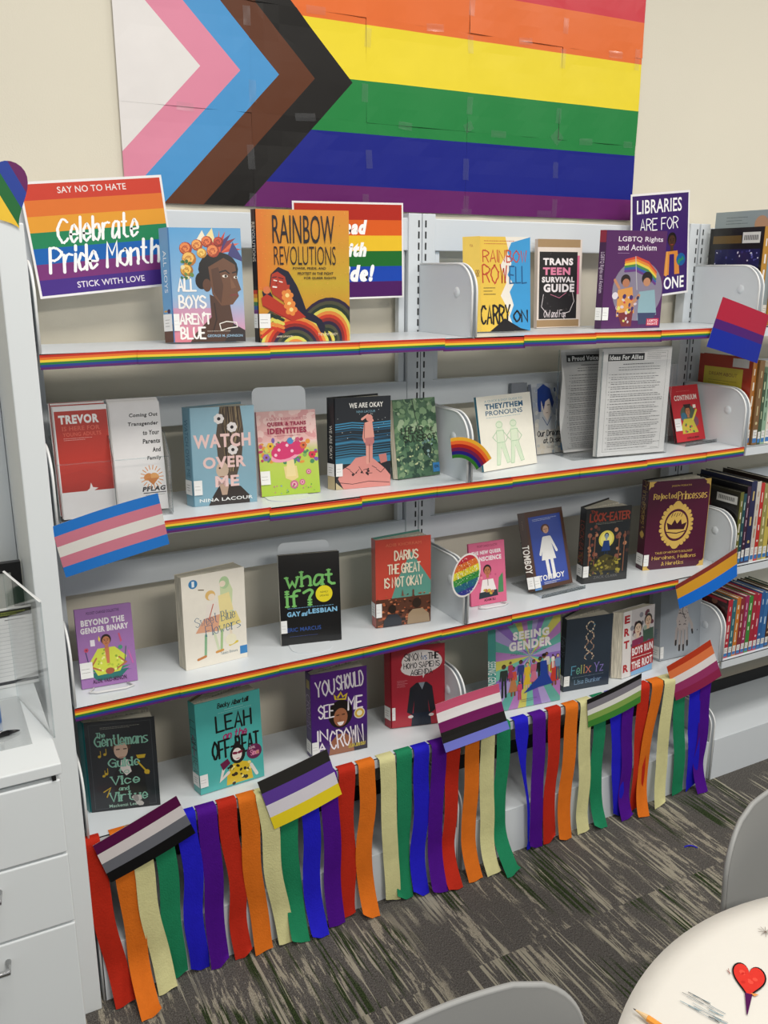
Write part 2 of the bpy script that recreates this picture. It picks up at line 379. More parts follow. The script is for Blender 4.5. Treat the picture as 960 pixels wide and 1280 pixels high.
    def build(s, name, m, parent, loc=None, trim=True):
        """cut everything at the edge of the sheet, then link it"""
        if trim:
            eps = 1e-5; n = MB()
            for f, c, mi in zip(s.mb.f, s.mb.c, s.mb.m):
                P = [s.mb.v[i] for i in f]
                if all(-eps <= p[0] <= s.w+eps and -eps <= p[2] <= s.h+eps for p in P): n.v += P; k = len(n.v); n.f.append(tuple(range(k-len(P), k))); n.c.append(c); n.m.append(mi); continue
                y = P[0][1]; q = [(p[0], p[2]) for p in P]
                for A, B, C_ in ((1, 0, s.w), (-1, 0, 0), (0, 1, s.h), (0, -1, 0)):
                    if len(q) > 2: q = clip(q, A, B, C_)
                if len(q) > 2: k = len(n.v); n.v += [(a, y, b) for a, b in q]; n.f.append(tuple(range(k, k+len(q)))); n.c.append([c[0]]*len(q)); n.m.append(mi)
            s.mb = n
        return s.mb.build(name, m, parent, loc=loc)
# ------------------------------------------------------------ room
boxo('wall_back', (-3.0, 4.0, WALL, WALL+.12, 0, 3.0), M['wall']); tag(bpy.data.objects['wall_back'], kind='structure')
boxo('floor', (-3.0, 4.0, -4.5, WALL+.12, -.1, 0), M['carpet']); tag(bpy.data.objects['floor'], kind='structure')

# ------------------------------------------------------------ shelving bays
def plate_profile(depth, z0, z1, rad):
    pts = [(0, z0), (0, z1)]
    for k in range(9):
        a = pi/2*k/8; pts.append((-(depth-rad)-rad*sin(a), z1-rad+rad*cos(a)))
    pts.append((-depth, z0)); return pts
def end_plate(name, x, z0, z1, parent, depth=D+.004, rad=.062, dimple=True, back=-.004):
    pr = plate_profile(depth, z0, z1, rad); mb = MB(); t = .0012
    for sx, rev in ((x-t, False), (x+t, True)):
        P = [(sx, y if y < back else back, z) for y, z in pr]; mb.face(P[::-1] if rev else P)
    n = len(pr)
    for i in range(n):
        a, b = pr[i], pr[(i+1) % n]; ay, by = min(a[0], back), min(b[0], back)
        mb.face([(x-t, ay, a[1]), (x+t, ay, a[1]), (x+t, by, b[1]), (x-t, by, b[1])])
    o = mb.build(name, M['steel'], parent)
    rim = MB(); rim.tube([(x, min(y, back), z) for y, z in pr[1:]], .0026, 6); rim.build('plate_rim', M['wirewhite'], o, smooth=True)
    if dimple:
        d = MB()
        def f(u, v):
            r = .0125*v; a = 2*pi*u; return (x-t-.0035*(1-v**3), -.168+r*cos(a), z1-.062+r*sin(a))
        d.sheet(f, 18, 5); d.build('dimple', M['steel'], o, smooth=True)
    return o
def bay(x0, x1, label, levels=(Z1, Z2, Z3, Z4), left_up=True, right_up=True):
    e = empty('library_shelving', label, 'shelving', ((x0+x1)/2, -D/2, 0)); ox = (x0+x1)/2; oy = -D/2
    def here(o): o.location = (-ox, -oy, 0); return o
    for k, z in enumerate(levels):
        mb = MB(); mb.box(x0+.004, x1-.004, -D, -.006, z-.003, z); mb.box(x0+.004, x1-.004, -D, -D+.004, z-.026, z); mb.box(x0+.004, x1-.004, -D+.004, -D+.014, z-.026, z-.023); mb.box(x0+.004, x1-.004, -.009, -.006, z-.026, z-.003)
        sh = here(mb.build('shelf', M['steel'], e, bevel=.0012))
        for x in (x0+.006, x1-.006): here(end_plate('end_plate', x, z+.0004, z+.158, e, depth=D-.003))
    for zz in ((1.571, 1.645), (1.197, 1.262), (.846, .908)): here(boxo('back_rail', (x0+.036, x1-.036, .004, .02, zz[0], zz[1]), M['steel'], e, .002))
    here(boxo('base_shelf', (x0+.01, x1-.01, -D, 0, .131, .137), M['steel'], e, .001)); here(boxo('kick_plate', (x0+.01, x1-.01, -D, -D+.004, 0, .131), M['steel'], e))
    for x in (x0+.006, x1-.006): here(end_plate('base_bracket', x, .001, .235, e, dimple=False, rad=.05, depth=D-.002))
    here(boxo('black_strip', (x0+.036, x1-.036, -.004, .002, .138, .178), M['black'], e))  # plain black strip along the back of the base shelf
    for sx, x, s in ((left_up, x0, 1), (right_up, x1, -1)):
        if not sx: continue
        a, b = (x+.001, x+.037) if s > 0 else (x-.037, x-.001)
        here(boxo('upright', (a, b, 0, .034, 0, 1.655), M['steel'], e, .0015))
        c = x+s*.0095; mb = MB()
        for i in range(60):
            z = 1.64-i*.0254
            if z < .2: break
            mb.face([(c-.0022, -.0004, z-.016), (c+.0022, -.0004, z-.016), (c+.0022, -.0004, z), (c-.0022, -.0004, z)])
        here(mb.build('slots', M['slot'], e))
    if x0 < -.5: here(boxo('side_channel', (x1-.056, x1-.041, .012, .03, 0, 1.57), M['steel'], e))
    else: here(boxo('side_channel', (x0+.041, x0+.056, .012, .03, 0, 1.57), M['steel'], e))
    return e
bay(-BAY, 0, 'white steel wall shelving, left bay beside the tall white end panel')
bay(0, BAY, 'white steel wall shelving, middle bay holding the clear flyer holder')
bay(BAY+.004, 2*BAY, 'white steel wall shelving bay at right, filled with spine-out books')

# ------------------------------------------------------------ end panel and drawer cabinet at left
e = empty('end_panel', 'tall narrow white panel closing the left end of the shelving', 'panel', (-.94, -.12, 0))
def rel(o, e): o.location = -e.location; return o
rel(boxo('panel_board', (-.962, -.917, -.25, .04, 0, 1.60), M['lam'], e, .002), e)
rel(boxo('back_strip', (-1.0, -.963, .01, .045, 0, 1.60), M['lam'], e, .001), e)

e = empty('drawer_cabinet', 'white three-drawer cabinet with a flat top, at left foreground', 'cabinet', (-1.2, -.28, 0))
cx0, cx1, cy = -1.43, -.978, -.53
def dr(o): return rel(o, e)
dr(boxo('body', (cx0, cx1, cy+.02, -.005, .0, .728), M['lam'], e, .001))
dr(boxo('worktop', (cx0-.01, cx1+.002, cy, -.002, .737, .757), M['lam'], e, .002))
for k, (za, zb) in enumerate(((.592, .728), (.457, .588), (.06, .453))):
    d = dr(boxo('drawer_front', (cx0+.003, cx1-.002, cy+.001, cy+.02, za, zb), M['lam'], e, .0025))
    hz = zb-.034
    hb = MB(); hb.tube([(-1.30, cy+.001, hz), (-1.30, cy-.025, hz), (-1.09, cy-.025, hz), (-1.09, cy+.001, hz)], .005, 8); hb.build('drawer_handle', M['chrome'], d, smooth=True)
dr(boxo('latch', (-.992, -.986, cy-.001, cy+.01, .729, .736), M['black'], e))

# clear holder, lined sheet, picture, pen, bottle on the worktop
TOPZ = .757
e = empty('acrylic_holder', 'clear angled acrylic sheet holder standing on the white cabinet top', 'holder', (-1.0, -.28, TOPZ))
A = [(-.972, -.445, TOPZ+.002), (-1.009, -.255, TOPZ+.002), (-1.009, -.255, TOPZ+.248), (-.972, -.445, TOPZ+.248)]
mb = MB(); B2 = [(x-.003, y-.0006, z) for x, y, z in A]; mb.face(A); mb.face(B2[::-1])
rel(mb.build('side_wall', M['acrylic'], e), e)
for k in range(4):
    j = (k+1) % 4; mb = MB(); mb.face([A[j], A[k], B2[k], B2[j]]); rel(mb.build('cut_edge', M['wirewhite'] if k in (2,) else M['edge'], e), e)
mb = MB(); mb.tube([A[2], A[3]], .0013, 5); rel(mb.build('top_edge', M['wirewhite'], e), e)
rel(boxo('rear_wall', (-1.25, -1.010, -.255, -.252, TOPZ+.002, TOPZ+.248), M['acrylic'], e), e)
rel(boxo('holder_base', (-1.25, -1.009, -.445, -.255, TOPZ+.0002, TOPZ+.0018), M['acrylic'], e), e)
art = Art(.30, .158, '#e4e5e4'); art.rect(0, 2, 100, 11, '#2b2c26'); art.micro(76, 4, 97, 9, '#8a9440', 2, .8)
for i in range(14): art.line([(0, 20+i*5), (100, 20+i*5)], .18, '#a9adb2', cap=False)
art.rect(0, 92, 100, 96, '#3a3b3e'); art.micro(84, 13, 96, 16, '#555', 1)
o = art.build('lined_sheet', M['poster'], None); o.location = (-1.2665, -.205, TOPZ+.001); tag(o, 'white lined sheet with a dark bottom bar behind the clear holder', 'paper')
mb = MB(); mb.box(-.0, .3, .0005, .004, 0, .158, '#e3e3e0'); mb.build('sheet_stack', M['matte'], o)
e = empty('framed_picture', 'black-framed picture with green and yellow shapes behind the lined sheet', 'picture', (-1.08, -.07, TOPZ))
fr = MB()
for b in ((-.13, .115, 0, .015, 0, .02), (-.13, .115, 0, .015, .185, .205), (-.13, -.11, 0, .015, .02, .185), (.095, .115, 0, .015, .02, .185)): fr.box(*b)
fr.build('frame', M['blackp'], e)
art = Art(.205, .165, '#c9cbc6'); art.rect(0, 60, 100, 100, '#e0e2df'); art.ell(80, 78, 26, '#4a7a48'); art.ell(97, 72, 17, '#b89a3c'); art.ell(72, 40, 15, '#9aa0a4'); art.ell(30, 50, 20, '#3d5a4a')
art.build('picture', M['poster'], e, (-.11, .004, .02))
e = empty('water_bottle', 'small clear bottle with a blue band at the left cabinet edge', 'bottle', (-1.062, -.335, TOPZ))
mb = MB(); mb.tube([(0, 0, .0), (0, 0, .03), (0, 0, .032)], [.016, .016, .0155], 20); mb.build('bottle_base', M['bluep'], e, smooth=True)
mb = MB(); mb.tube([(0, 0, .0325), (0, 0, .06), (0, 0, .072)], [.015, .015, .008], 20); mb.build('bottle_body', M['edge'], e, smooth=True)
mb = MB(); mb.tube([(0, 0, .0725), (0, 0, .085)], .009, 16); mb.build('cap', M['bluep'], e, smooth=True)
e = empty('pen', 'black pen lying on the white cabinet top', 'pen', (-1.04, -.395, TOPZ+.005), (0, 0, R_(8)))
mb = MB(); mb.tube([(-.12, 0, 0), (0, 0, 0)], .0045, 10); mb.build('barrel', M['blackp'], e, smooth=True)
mb = MB(); mb.tube([(.0005, 0, 0), (.014, 0, -.001), (.018, 0, -.002)], [.0042, .0018, .0006], 10); mb.build('tip', M['blackp'], e, smooth=True)
mb = MB(); mb.box(-.05, -.01, -.001, .001, .0048, .0062); mb.build('clip', M['chrome'], e)

# ------------------------------------------------------------ chairs and the round table
def chair(label, loc, rz):
    e = empty('plastic_chair', label, 'chair', loc, (0, 0, rz)); w, zb, zt, r = .42, .47, .81, .075
    mb = MB(); NU, NV = 30, 44
    def back(u, v):
        z = zb+(zt-zb)*v; hw = w/2
        if z > zt-r: hw = w/2-r+math.sqrt(max(r*r-(z-zt+r)**2, 0))
        x = (2*u-1)*hw; return x, -.045*(x/(w/2))**2+.05*(z-zb)-.03*(1-v)**2*0, z
    def bf(s): return lambda u, v: (lambda p: (p[0], p[1]+s, p[2]))(back(u if s > 0 else 1-u, v))
    mb.sheet(bf(.004), NU, NV); mb.sheet(bf(-.004), NU, NV)
    P = [back(0, k/NV) for k in range(NV+1)]+[back(k/NU, 1) for k in range(1, NU+1)]+[back(1, 1-k/NV) for k in range(1, NV+1)]
    mb.tube(P, .0041, 6); mb.build('backrest', M['grey_plastic'], e, smooth=True)
    mb = MB()
    def seat(u, v, s=0):
        x = (2*u-1)*.21*(1-.08*v); y = -.41*v; return x, y, .47-.03*sin(pi*min(v*1.1, 1))*(1-(2*u-1)**2*.6)+(.03*(1-v)**6)-s
    mb.sheet(lambda u, v: seat(u, v), 16, 16); mb.sheet(lambda u, v: seat(1-u, v, .007), 16, 16)
    P = [seat(0, k/12, .0035) for k in range(13)]+[seat(k/12, 1, .0035) for k in range(1, 13)]+[seat(1, 1-k/12, .0035) for k in range(1, 13)]
    mb.tube(P, .0042, 6); mb.build('seat', M['grey_plastic'], e, smooth=True)
    for sx in (-1, 1):
        for y0, y1 in ((-.05, .02), (-.34, -.39)):
            mb = MB(); mb.tube([(sx*.13, (y0*2-.2)/3, .43), (sx*.165, y0, .42), (sx*.215, y1, 0.006)], .009, 10); mb.build('leg', M['chrome'], e, smooth=True)
    return e
chair('light grey plastic chair, its rounded backrest nearest the camera at bottom', (-.777, -1.30, 0), R_(4))
chair('light grey plastic chair behind the round table at the right edge', (-.022, -1.185, 0), R_(0))

TC = (-.293, -1.670); TR_ = .405; TH = .735
e = empty('round_table', 'small round table hidden under a white cloth', 'table', (TC[0], TC[1], 0))
mb = MB(); mb.tube([(0, 0, TH-.025), (0, 0, TH)], TR_-.006, 64); mb.build('tabletop', M['lam'], e)
mb = MB(); mb.tube([(0, 0, .02), (0, 0, TH-.026)], .035, 16); mb.build('pedestal', M['chrome'], e, smooth=True)
for k in range(4):
    a = pi/4+k*pi/2; mb = MB(); mb.tube([(.03*cos(a), .03*sin(a), .03), (.3*cos(a), .3*sin(a), .012)], .015, 8); mb.build('foot', M['chrome'], e, smooth=True)
def clothf(u, v):
    a = 2*pi*u
    if v < .7: r = TR_*v/.7*.995; return (r*cos(a), r*sin(a), TH+.003+.0012*sin(5*a+9*v)*v)
    q = (v-.7)/.3; r = TR_+.008+.008*q*sin(14*a+2*sin(3*a))+.006*q; return (r*cos(a), r*sin(a), TH+.001-.16*q-(.004 if q > 0 else 0))
mb = MB(); mb.sheet(lambda u, v: clothf(u, v), 120, 30); o = mb.build('tablecloth', M['cloth'], None, smooth=True, loc=(TC[0], TC[1], 0))
tag(o, 'white cloth with hand-drawn marker doodles covering the round table', 'tablecloth')
# doodles drawn on the cloth, millimetre thin, laid flat
def doodle(name, w, h, x, y, rot, fn, lab=None):
    a = Art(w, h, None); fn(a); d = a.build(name, M['ink'], o); d.rotation_euler = (-pi/2, 0, R_(rot)); d.location = (x-TC[0], y-TC[1], TH+.0052); return d
def heart_pts(cu, cv, r, n=40):
    out = []
    for k in range(n):
        t = 2*pi*k/n; out.append((cu+r*16*sin(t)**3/16, cv-r*(13*cos(t)-5*cos(2*t)-2*cos(3*t)-cos(4*t))/16))
    return out
def f_heart(a):
    a.poly(heart_pts(50, 35, 37), '#141011'); a.poly(heart_pts(50, 34.5, 33.5), '#c8332a')
    a.spots(8, 30, 25, 68, 45, 3, 7, ['#d84a3c', '#b82a24'], 5)
    a.poly([(42, 62), (58, 62), (49, 100), (47, 100)], '#4a1148'); a.poly([(54, 60), (72, 58), (62, 64)], '#d98a4a')
    a.line([(2, 30), (10, 34)], 1.5, '#8a3a30'); a.line([(5, 26), (8, 36)], 1.2, '#8a3a30')
doodle('heart_drawing', .05, .085, -.4087, -1.369, -51, f_heart)
def f_scr(a):
    rr = random.Random(4)
    for k in range(16):
        u = rr.uniform(5, 70); v = 15+rr.uniform(0, 70); l = rr.uniform(15, 40)
        a.line([(u, v), (min(u+l*.5, 100), v+rr.uniform(-3, 3)), (min(u+l, 100), v+rr.uniform(-5, 5))], rr.uniform(.6, 1.6), rr.choice(['#2d4654', '#4a6878', '#6d8c98', '#1f2a33']), keep=k > 0)
doodle('blue_scribble', .075, .03, -.452, -1.335, -68, f_scr)
def f_sm(a):
    a.text('art', 10, 20, 80, 80, '#8a5a48', 'K', 3, rot=20); a.line([(5, 90), (60, 84), (90, 92)], 2, '#3a2a28')
doodle('small_doodle', .03, .02, -.375, -1.41, -51, f_sm)
def f_star(a):
    for k in range(5): an = k*pi/5; a.line([(50-40*cos(an), 50-40*sin(an)), (50+40*cos(an), 50+40*sin(an))], 2.5, '#6a5a50', keep=k > 0)
doodle('brown_star', .022, .022, -.285, -1.315, -30, f_star)
e = empty('pencil', 'orange pencil lying on the white tablecloth edge', 'pencil', (-.5, -1.325, TH+.0085), (0, 0, R_(-75)))
mb = MB(); mb.tube([(.018, 0, 0), (.16, 0, 0)], .0036, 6); mb.build('barrel', M['orange'], e)
mb = MB(); mb.tube([(.003, 0, 0), (.0178, 0, 0)], [.0008, .0035], 10); mb.build('wood_tip', M['wood'], e)
mb = MB(); mb.tube([(0, 0, 0), (.003, 0, 0)], [.0003, .0008], 8); mb.build('lead', M['blackp'], e)
# ------------------------------------------------------------ big flag of taped letter sheets on the wall
XL, XR, ZB, ZT = -.680, .690, 1.660, 2.268
ZM = 1.930
st = [(2.150, 3, '#d2303e'), (2.051, 2.150, '#ea7130'), (1.937, 2.051, '#f3dc30'), (1.826, 1.937, '#1f8440'), (1.713, 1.826, '#0f1c86'), (1.0, 1.713, '#661c66')]
tips = [(-9, None), (-.510, '#e6e2e0'), (-.424, '#e08aa4'), (-.337, '#4a97d2'), (-.253, '#5d3118'), (-.161, '#15120f')]
SL = .98
def cut_cell(cell):
    """upper and lower halves: each chevron band is a slanted strip, the stripes fill what is outside"""
    out = []
    for sg in (1, -1):
        half = clip(cell, 0, -sg, -sg*ZM)
        if len(half) < 3: continue
        for k in range(1, len(tips)):
            q = clip(half, 1, sg*SL, tips[k][0]+sg*SL*ZM)
            if len(q) > 2: q = clip(q, -1, -sg*SL, -(tips[k-1][0]+sg*SL*ZM))
            if len(q) > 2: out.append((q, tips[k][1]))
        rest = clip(half, -1, -sg*SL, -(tips[-1][0]+sg*SL*ZM))
        for z0, z1, c in st:
            q = clip(rest, 0, 1, z1) if len(rest) > 2 else []
            if len(q) > 2: q = clip(q, 0, -1, -z0)
            if len(q) > 2: out.append((q, c))
    return out
cols = [XL, -.402, -.126, .147, .426, XR]; rows = [ZB, 1.850, 2.065, ZT]
e = empty('progress_pride_flag_poster', 'huge pride flag of taped printed sheets, chevron pointing right, on the wall', 'flag', (0, WALL-.004, ZB))
rf = random.Random(11)
k = 0
for ci in range(5):
    for ri in range(3):
        x0, x1, z0, z1 = cols[ci], cols[ci+1], rows[ri], rows[ri+1]
        ph = rf.uniform(0, 6); am = rf.uniform(.0012, .003); base = -.0015-(k % 2)*.0007; k += 1; sl = rf.uniform(-.003, .003); j = rf.uniform(-.002, .002)
        def yy(x, z):
            a = (x-x0)/(x1-x0); b = (z-z0)/(z1-z0)
            return -abs(am*sin(pi*a)*sin(pi*b*(1.2)+.2)+.0009*sin(9*a+ph)*sin(5*b+ph)+.0012*(2*abs(a-.5))**6+.002*(1-b)**5*sin(4*a+ph)**2)+base
        mb = MB(); NX, NZ = 8, 6
        for a in range(NX):
            for b in range(NZ):
                cell = [(x0+(x1-x0)*a/NX, z0+(z1-z0)*b/NZ), (x0+(x1-x0)*(a+1)/NX, z0+(z1-z0)*b/NZ), (x0+(x1-x0)*(a+1)/NX, z0+(z1-z0)*(b+1)/NZ), (x0+(x1-x0)*a/NX, z0+(z1-z0)*(b+1)/NZ)]
                for q, c in cut_cell(cell): mb.face([(x, yy(x, z), z-ZB) for x, z in q], c)
        mb.build('printed_sheet', M['poster'], e)
def tape(x, z, w, h, rot=0):
    mb = MB(); c, s_ = cos(R_(rot)), sin(R_(rot))
    mb.sheet(lambda u, v: (x+(u-.5)*w*c-(.5-v)*h*s_, -.0052-.0005*sin(pi*u)*sin(7*v+x*9), z-ZB+(u-.5)*w*s_+(.5-v)*h*c), 4, 4); mb.build('tape_strip', M['tape'], e, smooth=True)
for x in cols[1:-1]:
    for z in (1.765, 1.675, 1.90, 2.03, 2.12): tape(x+rf.uniform(-.006, .006), z+rf.uniform(-.012, .012), .016, rf.uniform(.035, .05), rf.uniform(-4, 4))
for ci in range(5):
    for z in (1.850, 2.065): tape((cols[ci]+cols[ci+1])/2+rf.uniform(-.05, .05), z, rf.uniform(.035, .05), .016, rf.uniform(-4, 4))
tape(.42, 1.855, .03, .03, 45); tape(.15, 1.665, .03, .015, 0); tape(.39, 1.668, .045, .016, 0); tape(.672, 2.06, .016, .05, 0); tape(.66, 1.852, .03, .015, 0); tape(.15, 1.86, .025, .02, 30)

# ------------------------------------------------------------ three letter-size posters behind the top shelf
def poster(name, lab, w, h, x, z, rot, y, fn, curl=0):
    a = Art(w, h, None); a.L = 2
    mb = a.mb; mb.box(0, w, 0, .0004, 0, h, '#f2f0f0'); fn(a)
    o = a.build(name, M['poster'], None); o.location = (x, y, z); o.rotation_euler = (0, -R_(rot), 0)
    return tag(o, lab, 'poster')
def f_cel(a):
    b = (1.6, 2.2, 98.4, 97.8); C7 = ['#cf4130', '#e2762f', '#e8a032', '#1f8558', '#1563b4', '#7c3578', '#4a3088']
    hh = (b[3]-b[1])/7
    for i, c in enumerate(C7): a.rect(b[0], b[1]+i*hh, b[2], b[1]+(i+1)*hh+.1, c)
    a.text('SAY NO TO HATE', 25, 5.5, 73, 11, '#f4e8e4', wt=.01); a.text('STICK WITH LOVE', 27, 88, 76, 93.5, '#f0e8f4', wt=.01)
    a.text('Celebrate', 20, 32, 77, 53, '#ffffff', 'K', 2.1, slant=.3, con=.35, rot=1, jit=.12); a.text('Pride Month', 10, 56, 90, 78, '#ffffff', 'K', 2.3, slant=.28, con=.35, rot=1, jit=.12)
poster('pride_month_poster', 'landscape rainbow poster reading Celebrate Pride Month beside the tall left panel', .272, .214, -.872, 1.470, 5.5, -.022, f_cel)
def f_read(a):
    C6 = ['#b52a1c', '#e0601e', '#f0c42c', '#1c6c2a', '#1646b0', '#4c1660']
    for i, c in enumerate(C6): a.rect(1.5, 2+i*16, 98.5, 2+(i+1)*16+.1, c)
    for t, v0, v1, u0, u1 in (('Read', 18, 33, 36, 66), ('with', 41, 56, 38, 65), ('Pride!', 64, 82, 28, 72)): a.text(t, u0, v0, u1, v1, '#ffffff', wt=.065, slant=.25)
poster('rainbow_reading_poster', 'rainbow striped poster with white slanted lettering, partly behind an orange book', .277, .212, -.333, 1.459, 1.0, -.012, f_read)
def f_lib(a):
    a.rect(2.5, 2, 97.5, 98, '#3c1f68')
    a.text('LIBRARIES', 10, 6, 86, 19, '#ffffff', wt=.012); a.text('ARE FOR', 16, 24, 80, 35, '#ffffff', 'K', 1.3); a.text('EVERYONE', 8, 82, 92, 94, '#ffffff', wt=.02)
    a.head(70, 47, 7, '#4a2f20', '#191010'); a.poly([(60, 57), (80, 57), (84, 80), (56, 80)], '#d88a3c'); a.poly([(66, 60), (74, 60), (75, 80), (65, 80)], '#3c1f68')
    a.line([(62, 58), (60, 80)], 3, '#e2a050'); a.ell(86, 66, 8, '#1e5e9a'); a.spots(5, 82, 62, 90, 70, 1.5, 3, ['#2f8a5a'], 3)
    a.head(25, 50, 7, '#c08a60', '#3a2416'); a.poly([(14, 60), (36, 60), (38, 80), (12, 80)], '#3f8a80')
poster('libraries_poster', 'purple portrait poster reading LIBRARIES at the right end of the top shelf', .215, .275, .655, 1.447, 5.5, -.018, f_lib)

# ------------------------------------------------------------ rainbow paper strips along the shelf fronts
RB6 = ['#bc2f22', '#e2702a', '#f0cd3a', '#2b7a3c', '#2b3c8e', '#5a2468']
def strip(name, x0, x1, zt, h, idx, shelf, n, total, dz0, dz1):
    rr = random.Random(idx*7+n); bow = rr.uniform(.0005, .003); mb = MB()
    y = -D-.0018-(n % 2)*.0012
    ords = ['first', 'second', 'third', 'fourth', 'fifth', 'sixth', 'seventh', 'eighth', 'ninth']
    for i, c in enumerate(RB6):
        def f(u, v, i=i):
            t = (i+v)/6; return (x0+(x1-x0)*u, y-bow*sin(pi*u)*t-.0012*t, zt+dz0+(dz1-dz0)*u-h*t)
        mb.sheet(f, 8, 1, lambda u, v, c=c: c)
    o = mb.build(name, M['poster'], None)
    tag(o, f'rainbow striped paper strip on the {shelf} shelf edge, {ords[n]} from the left', 'paper strip', f'rainbow strips on the {shelf} shelf edge')
def px_runs(): pass
S1 = [-.911, -.748, -.603, -.285, -.085, .124, .335, .535, .735]
S1 = [-.911, -.742, -.487, -.286, -.082, .135, .345, .560, .735]
S2 = [-.712, -.495, -.286, -.090, .115, .325, .545, .765, .906]
S3 = [-.911, -.703, -.489, -.280, -.075, .135, .345, .530, .700]
for nm, SS, z, hh, ix in (('top', S1, Z1, .024, 1), ('second', S2, Z2, .024, 2), ('third', S3, Z3, .024, 3)):
    rr = random.Random(ix)
    for n in range(len(SS)-1): strip('rainbow_strip', SS[n], SS[n+1]+.004, z+.001, hh+.0015, ix, nm, n, len(SS)-1, rr.uniform(-.003, .001), rr.uniform(-.004, .001))

# ------------------------------------------------------------ little paper flags taped to the shelf edges
def pflag(name, lab, Q, stripes, sag=0, bulge=.010, y=-D-.0175, curlb=0):
    """Q: TL, TR, BR, BL as (x, z) in the shelf-front plane; stripes: (share, colour)"""
    ox, oz = Q[3]; mb = MB(); tot = sum(s for s, c in stripes); t0 = 0
    def pos(u, t, off=0):
        x = (Q[0][0]*(1-u)+Q[1][0]*u)*(1-t)+(Q[3][0]*(1-u)+Q[2][0]*u)*t; z = (Q[0][1]*(1-u)+Q[1][1]*u)*(1-t)+(Q[3][1]*(1-u)+Q[2][1]*u)*t
        return (x-ox, -bulge*sin(pi*u)*(.4+.6*t)-curlb*t*t+off, z-oz+sag*sin(pi*u))
    for s_, c in stripes:
        a, b = t0/tot, (t0+s_)/tot; t0 += s_
        mb.sheet(lambda u, v: pos(u, a+(b-a)*v), 12, 2, lambda u, v: c)
    mb.sheet(lambda u, v: pos(1-u, v, .0005), 12, 6, lambda u, v: '#dedbd8')
    o = mb.build(name, M['poster'], None, loc=(ox, y, oz)); return tag(o, lab, 'flag')
pflag('small_pink_blue_flag', 'blue, pink and white striped paper flag taped at the left of the second shelf', [(-.922, 1.074), (-.725, 1.115), (-.709, 1.011), (-.905, .974)], [(1, '#2272c4'), (1, '#c67688'), (1, '#d9d6d0'), (1, '#c67688'), (1, '#2272c4')], sag=.004)
pflag('small_purple_black_flag', 'purple, white, grey and black paper flag at the far left above the streamers', [(-.904, .398), (-.729, .460), (-.693, .358), (-.876, .300)], [(1, '#540e42'), (1, '#d9d2d2'), (1, '#6a6c74'), (1, '#0d0d0f')], bulge=.004)
pflag('small_black_purple_yellow_flag', 'black, purple, white and yellow paper flag taped above the left streamers', [(-.550, .439), (-.382, .475), (-.345, .347), (-.514, .308)], [(1, '#2e2d2b'), (1, '#6241a0'), (1, '#e2dee6'), (1, '#f0d828')], bulge=.004)
pflag('small_pink_black_violet_flag', 'pink, white, plum, black and violet curled paper flag under the middle bookend', [(-.095, .517), (.090, .530), (.108, .414), (-.081, .399)], [(1, '#cc5878'), (1, '#e8e4e4'), (1, '#701458'), (1, '#15120f'), (.8, '#6a70c4')], sag=.004, bulge=.006, curlb=.03, y=-D-.020)
pflag('small_black_green_flag', 'black, grey, white and green paper flag below the grey manga books', [(.386, .412), (.579, .447), (.584, .357), (.397, .326)], [(.8, '#0e0e0e'), (1.1, '#7f7c84'), (.9, '#e4e4dc'), (1, '#84a650'), (1.1, '#3e8434')], bulge=.006)
pflag('small_orange_pink_flag', 'red, orange, white and magenta paper flag at the right end of the bottom shelf', [(.673, .446), (.839, .495), (.905, .366), (.724, .328)], [(.8, '#bc3a1c'), (1.1, '#e87c48'), (1, '#efe8e6'), (1.1, '#9c3468'), (1.1, '#92244e')], bulge=.006)
pflag('small_yellow_blue_flag', 'dark red, yellow and blue paper flag on the right end of the third shelf', [(.677, .689), (.909, .765), (.923, .676), (.702, .615)], [(.5, '#84302a'), (1.2, '#d89c2c'), (1.3, '#1270d8')], bulge=.008)
pflag('small_pink_purple_blue_flag', 'tilted crimson, purple and blue paper flag at the right end of the top shelf', [(.756, 1.462), (.939, 1.412), (.913, 1.285), (.714, 1.337)], [(4.3, '#b0213c'), (1.8, '#4e1a70'), (3.9, '#13289a')], bulge=.006, y=-D-.012)

# heart, mosaic oval and rainbow arc
def cutout(name, lab, cat_, base_pts, fills, y, m, origin):
    mb = MB(); ox, oz = origin
    mb.face([(x-ox, .0004, z-oz) for x, z in base_pts][::-1], '#e4e0dc')
    for i, (poly, c) in enumerate(fills): mb.face([(x-ox, -i*2e-5, z-oz) for x, z in poly], c)
    o = mb.build(name, m, None, loc=(ox, y, oz)); return tag(o, lab, cat_)
hp = []
for k in range(48):
    t = 2*pi*k/48; x = 16*sin(t)**3/16; z = (13*cos(t)-5*cos(2*t)-2*cos(3*t)-cos(4*t))/16
    x2, z2 = x*.056, (z+17/16)*.056; a = R_(27); hp.append((-.924+x2*cos(a)-z2*sin(a), 1.590+x2*sin(a)+z2*cos(a)))
nb = (cos(R_(27)), sin(R_(27))); c0 = nb[0]*-.924+nb[1]*1.59; fills = []
for lo, hi, c in ((-9, -.040, '#c43a26'), (-.040, -.020, '#e2702a'), (-.020, .001, '#f2c63a'), (.001, .020, '#1f6a34'), (.020, .040, '#25409a'), (.040, 9, '#661c5c')):
    q = clip(clip(hp[::-1], nb[0], nb[1], c0+hi), -nb[0], -nb[1], -(c0+lo))
    if len(q) > 2: fills.append((q, c))
cutout('rainbow_paper_heart', 'diagonally striped rainbow paper heart on top of the tall left panel', 'heart', hp[::-1], fills, -.2535, M['poster'], (-.93, 1.59))
op = [(-.011+.040*cos(t*pi/20)*1.0+.006*sin(t*pi/20), .830+.054*sin(t*pi/20)) for t in range(40)]
fills = [(op, '#f0ece8')]; ip = [(-.011+(x+.011)*.9, .83+(z-.83)*.92) for x, z in op]
